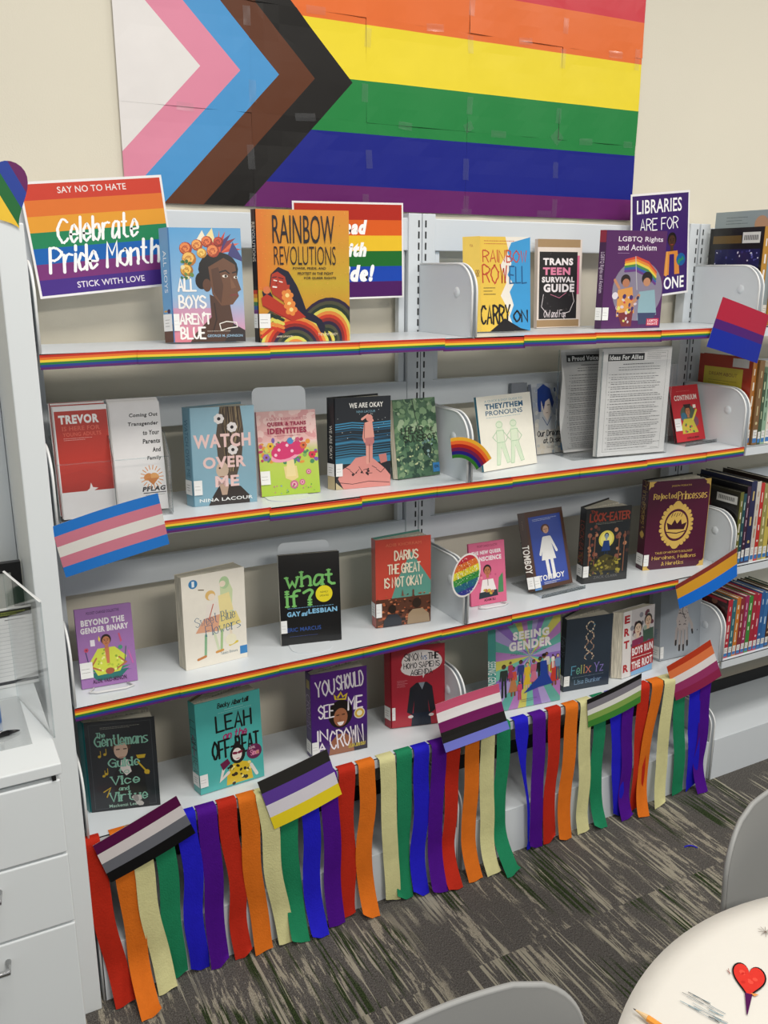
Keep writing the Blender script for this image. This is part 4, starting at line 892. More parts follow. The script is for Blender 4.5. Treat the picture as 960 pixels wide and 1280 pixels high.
def a_queer(a):
    a.rect(0, 0, 100, 100, '#e7b6b2'); a.spots(40, 0, 0, 100, 34, 3, 8, ['#dc9c9c', '#f0ccc6'], 3); a.rect(0, 46, 100, 100, '#b9cc52') ; a.grad(0, 36, 100, 50, '#e8c8c4', '#b4c65a'); a.grad(0, 60, 100, 100, '#bcd056', '#a8c83e')
    a.spots(70, 0, 34, 100, 62, 2, 5, ['#c85478', '#e0963a', '#7a5aa8', '#4a8a5a', '#d8d060', '#b8345c', '#7fae5a'], 5)
    a.poly([(40, 66), (62, 66), (64, 80), (54, 84), (42, 80)], '#e6cf8c'); a.poly([(46, 58), (58, 58), (60, 78), (44, 78)], '#ecd79c')
    a.ell(46, 52, 27, '#f0a0b8', rv=11, rot=14); a.ell(44, 47, 24, '#d22f6c', rv=14, rot=14); a.ell(64, 45, 14, '#d22f6c', rv=11, rot=0)
    for u, v in ((34, 46), (48, 41), (56, 48), (28, 52)): a.ell(u, v, 2.6, '#f6c8d8')
    a.ell(54, 36, 5.5, '#4a8ac4'); a.ell(60, 33, 3, '#e8e0d0')
    for u, v, c in ((20, 41, '#e8b82e'), (76, 42, '#d86a3a'), (90, 54, '#d8324a'), (12, 54, '#8a6ab8')): a.flower(u, v, 6, c, '#7a3a2a', 6)
    for u, v, r in ((56, 88, 7), (70, 86, 5), (82, 74, 4.5)): a.ell(u, v, r, '#c86a8a'); a.ell(u, v, r*.6, '#e8a8b8'); a.ell(u, v, r*.3, '#b04a6a')
    a.spots(18, 15, 88, 95, 98, .8, 1.5, ['#5a9a4a', '#c06a8a', '#7a8ac0'], 8)
    T(a, 'A QUICK & EASY GUIDE TO', 16, 8, 84, 11.5, '#c87a86', wt=.01); T(a, 'QUEER & TRANS', 17, 13, 83, 18.5, '#a32348', wt=.05); T(a, 'IDENTITIES', 17, 20, 83, 27, '#a32348', wt=.055); a.micro(28, 28.5, 74, 30.5, '#a04a5a', 1)
book('pink and lime book with a magenta mushroom, propped on a bookend on the second shelf', (-.478, -.146, Z2, -7.5, 10), .131, .182, .008, 7, 0, '#e7b6b2', '#b8607a', '#e7b6b2', a_queer, None, (70, 86, 16, 0), hard=False)
def a_okay(a):
    a.rect(0, 0, 100, 100, '#20242a'); a.grad(0, 45, 100, 72, '#2a5a78', '#3f8aa8')
    rr = random.Random(2)
    for i in range(16): v = 28+i*2.6; a.poly([(0, v), (30, v-1.5), (60, v+.5), (100, v-1), (100, v+.6), (60, v+1.8), (30, v-.2), (0, v+1.4)], rr.choice(['#3a86ac', '#1c2c38', '#22506c', '#17222c']))
    a.spots(30, 4, 3, 96, 46, .4, .9, ['#e8ecec'], 6, sides=4)
    a.poly([(14, 100), (4, 88), (12, 78), (26, 73), (36, 66), (60, 64), (72, 70), (90, 80), (100, 88), (100, 100)], '#dc9088'); a.poly([(0, 92), (14, 100), (0, 100)], '#c8b890')
    for i in range(9): a.line([(18+i*8, 76+i % 3*4), (26+i*8, 79+i % 2*5)], 1, '#2a1c20', keep=i > 0)
    a.line([(4, 92), (30, 95), (60, 93), (98, 96)], 1, '#2a1c20'); a.poly([(78, 64), (92, 63), (94, 72), (82, 74)], '#c87c74'); a.spots(10, 30, 78, 60, 86, 1, 3, ['#20161a', '#3a2428'], 3)
    a.line([(58, 50), (58, 72)], 6, '#e6a294'); a.line([(64, 50), (64, 72)], 6, '#dc9488', keep=True); a.poly([(52, 44), (69, 44), (70, 50), (64, 54), (54, 53)], '#c07a78'); a.poly([(52, 28), (66, 26), (70, 44), (52, 45)], '#e6a294'); a.line([(53, 30), (50, 44), (53, 49)], 3.4, '#dc9488'); a.line([(67, 26), (58, 20), (48, 24)], 4, '#e6a294'); a.ell(61, 23, 6, '#dc9488')
    a.line([(52, 28), (52, 45)], .7, '#2a1c20', keep=True); a.line([(61, 52), (61, 72)], .9, '#6a3a3a')
    T(a, 'WE ARE OKAY', 25, 6, 86, 11.5, '#f0eee8', wt=.02); T(a, 'NINA LACOUR', 38, 14.5, 72, 17, '#7faabc')
book('black and blue book with a pink figure standing on pink rocks on the second shelf', (-.308, -.158, Z2, -7.3, 0), .130, .205, .022, 28, 12, '#20242a', '#20242a', '#1c2024', a_okay,
     lambda a: (a.rect(0, 0, 100, 100, '#20242a'), a.rect(0, 84, 100, 100, '#c8b890'), T(a, 'WE ARE OKAY', -120, 46, 220, 50, '#e8e6e0', rot=-90)), (71, 85, 12))
def a_sun(a):
    a.rect(0, 0, 100, 100, '#56775a'); a.spots(150, 0, 0, 100, 60, 3, 9, ['#4a6e4c', '#6f9068', '#86a67c', '#3c5a44', '#a2b894'], 4); a.spots(90, 0, 55, 100, 100, 3, 8, ['#3c5a48', '#4c6e54', '#2e4a3c', '#7a9470'], 5); a.spots(34, 0, 60, 100, 92, 2, 4, ['#c4cc9c', '#a8b88a', '#8fa47c'], 6, flat=.6)
    a.line([(45, 0), (50, 22), (58, 40)], 1.5, '#33463a'); a.ell(74, 66, 10, '#24382e', rv=13); a.spots(24, 62, 52, 88, 78, 1.5, 4, ['#8aa8a8', '#1c2c26', '#5a7a78', '#2e4038'], 7)
    T(a, 'I HEAR', 16, 36, 66, 44, '#20241e', k='K', wt=1.7, slab=True); T(a, 'THE', 74, 38, 90, 43, '#3a4236', k='K', wt=1.2); T(a, 'SUNSPOT', 20, 46, 96, 54.5, '#20241e', k='K', wt=1.7, slab=True); a.micro(22, 60, 60, 61.5, '#2a3028', 1)
    a.rect(84, 84, 100, 96, '#3b86c4'); T(a, 'GN', 87, 87, 97, 91, '#16242e', wt=.04)
book('green forest-coloured paperback next to the second shelf middle bookend', (-.140, -.140, Z2, 1.9, 9), .117, .184, .014, 25, 0, '#56775a', '#e0dccc', '#4a6a50', a_sun, None, None, hard=False, left_pages=True)
def a_they(a):
    a.rect(0, 0, 100, 100, '#ece8da'); T(a, 'A QUICK & EASY GUIDE TO', 14, 5.5, 84, 9, '#7fa8b4'); T(a, 'THEY/THEM', 14, 10.5, 84, 18, '#235a7c', wt=.045); T(a, 'PRONOUNS', 14, 20, 82, 26.5, '#235a7c', wt=.015); a.micro(14, 28.5, 80, 30, '#8ab0b8', 1)
    for (u, d) in ((36, -1), (62, 1)):
        g = '#a8c8a4'
        a.line([(u, 48), (u-1, 66)], 13, '#dbe6cc'); a.line([(u-4, 66), (u-8*1, 92)], 6, '#d3e2c6'); a.line([(u+3, 66), (u+10, 90)], 6, '#d3e2c6', keep=True)
        a.ell(u, 40, 6, '#dbe6cc'); P_ = [(u-6, 48), (u-7, 66), (u-11, 94), (u-5, 94), (u, 70), (u+8, 93), (u+14, 92), (u+7, 66), (u+7, 48)]
        a.line(P_+[P_[0]], .8, g); a.line([(u+6*cos(k*.7), 40+4.2*sin(k*.7)) for k in range(10)], .8, g); a.line([(u-6, 49), (u-14, 56), (u-8, 62)], 1, g); a.line([(u+6, 49), (u+14, 58), (u+8, 64)], 1, g)
        a.line([(u-6, 64), (u+6, 64)], .8, g, keep=True)
book('cream book with a pale green line drawing of two figures on the second shelf', (.085, -.165, Z2, 8.0, 12), .182, .181, .007, 10, 0, '#ece8da', '#2e6e84', '#dcd8ca', a_they, None, None, hard=False, m='matte')
def a_dusk(a):
    a.rect(0, 0, 100, 100, '#a5aab2'); a.spots(60, 0, 0, 100, 60, 4, 10, ['#8f97a4', '#b8bcc0', '#9aa4b4', '#c4c4be'], 5); a.rect(0, 58, 100, 100, '#c9c4ba'); a.spots(40, 0, 55, 100, 100, 4, 8, ['#d6d2c6', '#b4b4b0', '#9aa4b0', '#c8c0b0'], 6)
    a.poly([(18, 50), (24, 40), (62, 40), (82, 54), (78, 66), (12, 66)], '#b8bcc0'); a.poly([(26, 20), (60, 20), (60, 42), (46, 54), (34, 44)], '#d9cbc0'); a.poly([(16, 30), (20, 8), (42, 1), (64, 8), (74, 28), (66, 36), (58, 22), (44, 26), (36, 38), (30, 24), (26, 40), (18, 40)], '#1f3a80'); a.line([(33, 31), (40, 31)], 2, '#1a2440'); a.line([(50, 31), (57, 31)], 2, '#1a2440', keep=True); a.line([(43, 42), (50, 42)], 1.4, '#7a4a4a')
    a.line([(30, 48), (44, 60), (60, 48)], 2, '#33487c'); a.ell(80, 10, 8, '#c4ccd4'); T(a, '1', 77, 7, 83, 13, '#2e4470')
    T(a, 'Our Dreams', 8, 67, 92, 75, '#2a2a30', k='K', wt=2.4, slant=.15); T(a, 'at Dusk', 26, 78, 84, 85, '#2a2a30', k='K', wt=2.4, slant=.15); a.micro(35, 89, 75, 93, '#555', 2, 1); a.rect(84, 87, 100, 98, '#4a90cc')
book('grey manga with a blue-haired figure leaning at the back of the second shelf', (.326, -.060, Z2, 1.8, 12), .098, .186, .012, 5, 0, '#a5aab2', '#8a90a0', '#a5aab2', a_dusk, None, None, hard=False)
book('grey book lying behind the cream paperback, only its top edge showing', (.270, -.018, Z2, 0, 2), .05, .188, .010, 5, 0, '#777c84', '#6a7078', '#777c84', None, None, None, hard=False)

# clear flyer holder with two printed sheets
def a_ideas(a, head=True, dense=46):
    a.rect(0, 0, 100, 100, '#eeecea'); a.line([(8, 4), (94, 3.5), (92, 96), (8, 96), (8, 4)], .25, '#555555', cap=False)
    a.rect(8, 5, 60, 11.5, '#161616'); T(a, 'Ideas For Allies' if head else 'a Proud Voice', 10, 6.2, 58, 10.6, '#f6f6f4', wt=.025, slant=.05)
    a.micro(64, 4.5, 92, 11, '#666666', 4, .4); a.micro(30, 13.5, 74, 16, '#444444', 1, .9, 5, 0); a.micro(24, 16.5, 84, 21, '#444444', 2, .6, 6, 0)
    v = 23; rr = random.Random(9+dense)
    while v < 93:
        r = rr.choice([1, 2, 2, 3]); a.micro(14, v, 92, v+r*1.75, '#4e4e50', r, .55, int(v*10), .25); a.ell(11.5, v+.8, .5, '#333', n=6); v += r*1.75+.9
    a.micro(78, 94, 90, 95.5, '#888', 1)
e = empty('flyer_holder', 'clear two-sided acrylic flyer stand holding printed sheets on the second shelf', 'holder', (.441, -.162, Z2), (0, 0, R_(-6.8)))
boxo('front_pane', (-.004, .219, -.0035, -.002, .001, .250), M['acrylic'], e)
boxo('holder_base', (-.075, .219, -.0035, .085, .0004, .0022), M['acrylic'], e)
mb = MB(); mb.sheet(lambda u, v: (-.004-.075*u-.012*sin(pi*u), .000+.085*u, .003+.26*v), 10, 6); mb.build('curved_pane', M['acrylic'], e, smooth=True)
boxo('back_pane', (-.075, .14, .0855, .087, .002, .275), M['acrylic'], e)
boxo('pane_edge', (-.0045, -.002, -.004, -.0015, .0025, .276), M['edge'], e); boxo('left_edge', (-.077, -.0745, .084, .087, .002, .276), M['edge'], e)
e = empty('ideas_flyer_stack', 'white sheet stack headed Ideas For Allies in the front of the flyer stand', 'flyers', (.441, -.161, Z2+.004), (0, 0, R_(-6.8)))
for i in range(4):
    mb = MB(); mb.box(-.0015*i, .2145-.0015*i, .003+i*.002, .0045+i*.002, 0, .279+.0006*i, '#e4e2de'); mb.build('sheet', M['matte'], e)
mb = MB(); mb.box(0, .2145, .0012, .0028, 0, .279, '#eceae8'); o = mb.build('front_sheet', M['matte'], e); a = Art(.2145, .279, None); a_ideas(a); a.build('print', M['jacket'], o, (0, .0011, 0))
e = empty('rear_flyer', 'curled grey printed flyer in the back of the clear flyer stand', 'flyer', (.374, -.070, Z2+.004), (0, 0, R_(-2)))
a = Art(.205, .272, None); a_ideas(a, False, 60); pr = a.mb
def curl(p):
    x, y, z = p; b = max(0, 1-z/.2); return (x+.028*b*b-.012*sin(pi*min(z/.2, 1)), y-.006-.02*sin(pi*min(z/.272, 1)), z)
pr.v = [curl(p) for p in pr.v]; pr.build('print', M['matte'], e)
mb = MB(); mb.sheet(lambda u, v: (lambda q: (q[0], q[1]+.0012, q[2]))(curl((.205*u, 0, .272*(1-v)))), 4, 16, lambda u, v: '#c9c8c6'); mb.build('sheet', M['matte'], e, smooth=True)
def a_cont(a):
    a.rect(0, 0, 100, 100, '#bf2630'); T(a, 'CONTINUUM', 12, 17, 90, 26.5, '#f4e4dc', wt=.03); a.micro(22, 9, 70, 11, '#e89a90', 1)
    a.ell(52, 52, 27, '#4a5a4a', rv=22); a.ell(36, 56, 10, '#3a6a84'); a.ell(74, 66, 12, '#7a4a5a'); a.poly([(34, 60), (66, 60), (80, 86), (24, 86)], '#c4b83e'); a.line([(36, 64), (22, 78), (44, 80)], 6, '#c4b83e'); a.line([(66, 62), (82, 46)], 6, '#d8c84a'); a.head(52, 46, 9, '#b9784e', '#3a1c14'); a.poly([(38, 34), (66, 34), (60, 41), (44, 41)], '#2c1a18'); a.rect(72, 36, 82, 42, '#f0e8d8'); a.spots(14, 24, 70, 78, 86, 2, 4, ['#2f6a4a', '#c04a5a', '#e0a84a', '#3a4a7a'], 4)
    T(a, 'CHELLA MAN', 36, 92.5, 78, 96, '#3a1210', wt=.03)
book('small red book with a seated figure in yellow, rightmost on the second shelf', (.773, -.120, Z2+.003, 4.5, 17), .122, .160, .007, 5, 0, '#bf2630', '#2c1416', '#bf2630', a_cont, None, (58, 80, 22, 0), hard=False, m='matte')
# ---- third shelf
def a_bey(a):
    a.rect(0, 0, 100, 100, '#a274b2'); T(a, 'POCKET CHANGE COLLECTIVE', 20, 4.5, 78, 8, '#4c2c5c', wt=.02); T(a, 'BEYOND THE', 9, 14, 86, 22, '#f4eef2', wt=.05); T(a, 'GENDER BINARY', 7, 24, 92, 31.5, '#f4eef2', wt=.05)
    for k in range(11): an = R_(170-k*32*.5); a.poly([(50+10*cos(R_(180+k*18)), 80+4*sin(R_(180+k*18))), (50+42*cos(R_(180+k*18)), 84-20*sin(R_(k*18))), (50+14*cos(R_(186+k*18)), 84)], ['#2f7a78', '#3c8c6a', '#6a4a92', '#246066'][k % 4])
    a.poly([(14, 82), (86, 82), (70, 92), (30, 93)], '#2a7470'); a.poly([(34, 52), (64, 52), (84, 66), (70, 84), (30, 86), (18, 68)], '#d3dc4c'); a.spots(24, 26, 54, 76, 82, 1.5, 3, ['#8fae3a', '#eef09a', '#b8c840'], 5); a.line([(30, 64), (20, 74), (36, 80)], 3, '#b8704a'); a.line([(70, 66), (82, 74), (66, 80)], 3, '#b8704a'); a.poly([(46, 52), (54, 52), (53, 72), (48, 72)], '#d07a52'); a.ell(52, 82, 8, '#a85a40', rv=6)
    a.head(50, 43, 8, '#c07c54', '#2a1814')
    a.rect(22, 40, 30, 48, '#f0e8f0'); a.poly([(36, 40), (38, 36), (40, 40), (38, 44)], '#f0d84a'); a.poly([(72, 36), (75, 36), (78, 46), (75, 48)], '#d05a7a'); a.line([(12, 52), (16, 70)], 1.5, '#3c3c6a'); a.flower(14, 52, 4, '#c84a6a', '#6a2a4a'); a.line([(84, 54), (80, 72)], 1.5, '#3a6a4a'); a.line([(88, 60), (94, 76)], 3, '#c86ab0'); a.ell(74, 54, 4, '#4a9a7a')
    T(a, 'ALOK VAID-MENON', 20, 90, 80, 95.5, '#4a2450', wt=.03)
book('small lavender book with a figure in lime clothes, leftmost on the third shelf', (-.883, -.158, Z3, -4.8, 9), .111, .165, .007, 8, 0, '#a274b2', '#7a4a8c', '#a274b2', a_bey, None, (67, 87, 22, 0), hard=False, m='matte')
def a_sweet(a):
    a.rect(0, 0, 100, 100, '#efe9dc')
    a.poly([(60, 10), (72, 8), (80, 22), (78, 40), (84, 60), (62, 62), (60, 40)], '#cfdcae'); a.ell(67, 13, 8, '#b4d0a0', rv=10); a.ell(64, 14, 5, '#f2e2cc'); a.poly([(56, 26), (74, 24), (80, 44), (58, 46)], '#f0e0a0'); a.poly([(56, 44), (84, 46), (92, 60), (54, 64)], '#ecd98c'); a.line([(60, 64), (58, 84)], 4, '#a8c890'); a.line([(74, 64), (76, 80)], 4, '#efe0c8')
    a.ell(44, 24, 8, '#e4bc74'); a.ell(46, 26, 5.5, '#f4e4d0'); a.poly([(38, 34), (54, 32), (58, 46), (34, 48)], '#efe6dc'); a.poly([(32, 48), (58, 46), (54, 64), (18, 62)], '#e2a98a'); a.line([(34, 66), (32, 88)], 4, '#8ab890'); a.line([(48, 66), (54, 86)], 4, '#d8e0c0'); a.line([(20, 91), (32, 89)], 4, '#c8824a'); a.line([(50, 87), (60, 86)], 4, '#d89a50', keep=True); a.line([(72, 82), (84, 80)], 4, '#e0c84a', keep=True)
    a.line([(48, 34), (40, 50)], 1.6, '#c46a5a'); a.ell(18, 9, 7, '#3a82b8'); T(a, '1', 16, 6, 20, 12, '#eef4f8', wt=.03); a.line([(26, 16), (34, 17)], 1.5, '#6a5a3a'); a.ell(74, 76, 9, '#f2ecd0')
    T(a, 'Takako Shimura', 56, 88, 84, 91, '#5a7a8a'); a.rect(88, 86, 100, 95, '#3b86c4'); T(a, 'Sweet Blue', 18, 44, 82, 54.5, '#33688c', k='K', wt=1.1, slab=True, con=.5, rot=4); T(a, 'Flowers', 34, 55, 90, 66, '#33688c', k='K', wt=1.3, slab=True, con=.5, rot=4)
book('thick cream manga with two pastel figures on the left of the third shelf', (-.671, -.170, Z3, 3.6, 0), .141, .210, .028, 9, 6, '#efe9dc', '#ddd6c4', '#e4dcc8', a_sweet, None, None, hard=False, left_pages=True, m='matte')
def a_what(a):
    a.rect(0, 0, 100, 100, '#0e0e10'); T(a, 'what', 12, 20, 91, 35.5, '#7cc46c', k='K', wt=4.2, slab=True); T(a, 'if?', 12, 40, 54, 57, '#7cc46c', k='K', wt=4.4, slab=True)
    a.ell(73, 46, 14, '#ecdc2a', n=30); T(a, 'NEWLY', 67, 43, 80, 45, '#6a6420', wt=.01); T(a, 'UPDATED', 66, 47, 81, 49, '#6a6420', wt=.01)
    a.micro(12, 58.5, 88, 60, '#7ab4d8', 1, .7, 2, 0); T(a, 'GAY', 11, 63, 33, 68.5, '#86bfe2', wt=.045); T(a, 'and', 35, 64, 44, 68.5, '#86bfe2', k='K', wt=1.2, slant=.2); T(a, 'LESBIAN', 46, 61.5, 94, 67, '#86bfe2', wt=.045)
    T(a, 'ERIC MARCUS', 10, 81, 66, 85.5, '#33549a', wt=.01); a.micro(14, 90, 62, 91.5, '#44569a', 1)
book('black book with green and blue lettering and a yellow dot on the third shelf', (-.443, -.146, Z3, -12.2, 5), .140, .211, .009, 5, 0, '#0e0e10', '#d8d4cc', '#141416', a_what, None, (72, 86, 10, 0), hard=False)
def a_dar(a):
    a.rect(0, 0, 100, 100, '#c5493a'); a.poly([(64, 16), (100, 52), (100, 70), (26, 72), (40, 46)], '#5f9a8c')
    rr = random.Random(3); a.rect(0, 68, 100, 100, '#5a3526')
    for i in range(120): u, v = rr.uniform(0, 98), 64+rr.random()**1.1*34; w_ = rr.uniform(2, 6)*(.5+(v-64)/34); a.rect(u, v, min(u+w_, 100), v+w_*.4, rr.choice(['#b4623e', '#3a2218', '#8a4a30', '#c87a52', '#241814', '#6e3a26']))
    a.poly([(46, 66), (48, 58), (50, 66)], '#7a5040'); a.rect(66, 60, 69, 68, '#6a4234')
    T(a, 'NIGAR KHORRAM' if 0 else 'ADIB KHORRAM', 18, 5, 82, 8.5, '#dc7a5c'); T(a, 'DARIUS', 34, 14, 76, 24.5, '#e9dcc4', k='K', wt=2.4, jit=.1); T(a, 'THE GREAT', 22, 29, 80, 39.5, '#e9dcc4', k='K', wt=2.2, jit=.1); T(a, 'IS NOT OKAY', 16, 44, 84, 55, '#e9dcc4', k='K', wt=2.2, jit=.1)
    a.ell(29, 80, 7, '#241812', rv=8); a.poly([(14, 92), (22, 86), (38, 86), (46, 93), (46, 100), (12, 100)], '#2c3038'); a.ell(74, 76, 8, '#2e2018', rv=9); a.poly([(58, 88), (66, 83), (84, 83), (96, 90), (98, 100), (56, 100)], '#a38c70')
book('red and teal book with two seated figures above a rooftop view on the third shelf', (-.205, -.155, Z3, -8.3, 2), .141, .217, .026, 2, 14, '#c5493a', '#b43c2e', '#4f8a7e', a_dar, None, (72, 88, 10))
def a_con(a):
    a.rect(0, 0, 100, 100, '#d9688c'); T(a, 'POCKET CHANGE COLLECTIVE', 24, 4, 80, 7.5, '#8a2c4c', wt=.01); T(a, 'THE NEW QUEER', 8, 13, 90, 20, '#f6ecee', wt=.05); T(a, 'CONSCIENCE', 8, 22.5, 90, 30, '#f6ecee', wt=.05)
    a.ell(22, 50, 9, '#c4506a'); a.spots(10, 12, 36, 90, 66, 2, 4, ['#c4507a', '#e88a9c', '#b84a6a'], 3); a.poly([(80, 60), (92, 52), (92, 84), (76, 84)], '#4a8a5a'); a.poly([(34, 60), (64, 60), (74, 84), (26, 84)], '#efe8e6'); a.head(49, 46, 10, '#b9744e', '#1e1414'); a.line([(49, 60), (49, 70)], 1.5, '#6a4a3a'); a.poly([(24, 80), (74, 78), (76, 88), (22, 90)], '#23303a'); a.spots(8, 30, 76, 66, 84, 3, 5, ['#c8a83a', '#b9744e'], 4)
    T(a, 'ADAM ELI', 36, 91, 68, 95, '#4a1424', wt=.03)
book('small pink book with a figure in a white shirt beside the mosaic badge', (.074, -.145, Z3, -3.1, 9), .106, .161, .006, 5, 0, '#d9688c', '#c04a70', '#d9688c', a_con, None, None, hard=False, m='matte')
def a_tom(a):
    a.rect(0, 0, 100, 100, '#54382a'); a.rect(8, 7, 92, 95, '#33489a'); a.rect(10, 8.5, 90, 93.5, '#3a50a4'); a.micro(18, 10, 84, 13.5, '#c8d0e8', 2, .8)
    a.ell(48, 24, 11, '#5a3326', rv=9); a.ell(49, 25.5, 7.5, '#d8a888', rv=8); a.line([(44, 25), (54, 25)], 1, '#5a2a22'); a.ell(49, 27.5, 1.4, '#b85a4a')
    a.poly([(40, 34), (56, 34), (66, 64), (28, 64)], '#f2f1ee'); a.line([(40, 36), (27, 56)], 6, '#f2f1ee'); a.line([(57, 36), (70, 54)], 6, '#f2f1ee', keep=True); a.line([(41, 64), (43, 86)], 8, '#f2f1ee'); a.line([(54, 64), (56, 86)], 8, '#f2f1ee', keep=True)
    T(a, 'TOMBOY', 14, 82 if 0 else 82.5, 82, 89.5, '#f2f1ee', wt=.03); a.micro(26, 91, 70, 95, '#e8e8e8', 2, 1)
    a.rect(0, 94, 18, 100, '#5a90d0')
book('brown-framed blue book with a white dress figure, on a clear stand', (.275, -.146, Z3+.004, 2.6, 17), .131, .209, .018, 60, 0, '#54382a', '#3e281e', '#54382a', a_tom,
     lambda a: (a.rect(0, 0, 100, 100, '#3e281e'), T(a, 'TOMBOY', -160, 55, 260, 64, '#f0ece4', rot=-90, wt=.02), a.micro(40, 10, 60, 22, '#a08870', 5, 4)), (82, 97, 15), hard=False)
def a_lock(a):
    a.rect(0, 0, 100, 100, '#28292a'); a.rect(3, 20, 97, 92, '#22262a')
    rr = random.Random(8)
    for i in range(70): u, v = rr.uniform(3, 97), rr.uniform(24, 70); (abs(u-50) > 18) and a.ell(u, v, rr.uniform(2, 5), rr.choice(['#7a4438', '#8a5848', '#4a3430', '#b07a5a', '#1c1f22']), n=7)
    for u in (10, 22, 76, 88): a.rect(u, 34, u+2, 88, '#8a5a44')
    a.ell(48, 42, 17, '#d8ca5a', n=26); a.ell(48, 42, 13, '#e6dc7a', n=26); a.head(48, 38, 4.5, '#8aa0b0', '#1a2438'); a.poly([(42, 44), (54, 44), (58, 58), (38, 58)], '#1f3e7a'); a.line([(46, 58), (45, 68)], 2.5, '#23324a'); a.line([(51, 58), (52, 68)], 2.5, '#23324a', keep=True)
    a.poly([(14, 84), (34, 66), (48, 62), (64, 66), (86, 86)], '#4a4424'); a.spots(50, 16, 68, 84, 92, 1.5, 4, ['#6a602c', '#8a7c3a', '#34301c', '#a4983c'], 3); a.rect(3, 90, 97, 99, '#303030')
    T(a, 'LOCK-EATER', 9, 7, 96, 17, '#8f3a2c', k='K', wt=3, slab=True); T(a, 'The', 10, 2.5, 24, 6, '#8f3a2c', k='K', wt=1.4); a.micro(22, 19, 84, 22, '#8a8a80', 2, .6); T(a, 'ZACK CLARK', 24, 91, 78, 94.5, '#6a6a6a')
book('dark grey book with a glowing yellow moon on the third shelf', (.436, -.143, Z3, -8.8, 0), .142, .212, .03, -2, 26, '#28292a', '#26282c', '#1a1c1e', a_lock,
     lambda a: (a.rect(0, 0, 100, 100, '#232629'), T(a, 'LOCK-EATER', -150, 40, 250, 50, '#9a4a3c', rot=-90), a.spots(20, 10, 60, 90, 90, 6, 16, ['#7a4438', '#3a3430', '#6a602c'], 2)), (76, 91, 12))
def a_prin(a):
    a.rect(0, 0, 100, 100, '#4e1030'); g = '#d9b45c'
    for cu, cv in ((0, 0), (100, 0), (0, 100), (100, 100)):
        su, sv = (1 if cu == 0 else -1), (1 if cv == 0 else -1); a.poly([(cu, cv), (cu+su*12, cv), (cu+su*6, cv+sv*3), (cu+su*4, cv+sv*5), (cu, cv+sv*9)], g); a.ell(cu+su*5, cv+sv*4, 2.4, g)
    a.line([(99.6, 0), (99.6, 100)], .6, g)
    for k in range(28): an = 2*pi*k/28; a.ell(49+25*cos(an)*1.0, 50.5+25*sin(an)*.92, 3.4 if k % 2 else 2.5, g, n=9, keep=k > 0)
    a.ell(49, 27, 6, g, rv=5); a.ell(49, 74, 6, g, rv=5); a.ell(49, 50.5, 24, g, n=36, rv=29); a.ell(49, 50.5, 20, '#4e1030', n=36, rv=24); a.ell(49, 50.5, 17.5, g, n=36, rv=20.5)
    a.poly([(36, 55), (33, 47), (41, 50), (46, 44), (50, 49), (56, 44), (58, 50), (66, 48), (62, 56)], '#3a0c24'); a.line([(34, 58), (50, 60), (64, 58)], 1.6, '#3a0c24')
    for k in range(5): a.line([(40+k*4, 41-k % 2), (42+k*4, 37)], .9, '#3a0c24', keep=k > 0)
    T(a, 'JASON PORATH', 36, 5, 68, 7.5, g); T(a, 'Rejected', 9, 14, 45, 21.5, '#e3bd63', k='K', wt=1.5, con=.45, slab=True); T(a, 'Princesses', 48, 13, 95, 21.5, '#e3bd63', k='K', wt=1.5, con=.45, slab=True)
    T(a, "TALES OF HISTORY'S BOLDEST", 18, 80, 80, 82.5, g, wt=.01); T(a, 'Heroines, Hellions', 14, 85, 86, 89.5, '#e3bd63', k='K', wt=.9, con=.4); T(a, '& Heretics', 30, 92, 66, 96, '#e3bd63', k='K', wt=.9, con=.4)
book('large burgundy book with a gold oval frame, rightmost on the third shelf', (.665, -.135, Z3, -12.8, 0), .198, .260, .033, 3, 14, '#4e1030', '#430c28', '#141214', a_prin,
     lambda a: (a.rect(0, 0, 100, 100, '#430c28'), a.ell(50, 60, 28, '#d9b45c'), T(a, 'Princesses', -140, 20, 240, 28, '#d9b45c', k='K', wt=4, rot=-90), T(a, 'Rejected', -100, 42, 200, 48, '#d9b45c', k='K', wt=3, rot=-90)), (82, 95, 8))
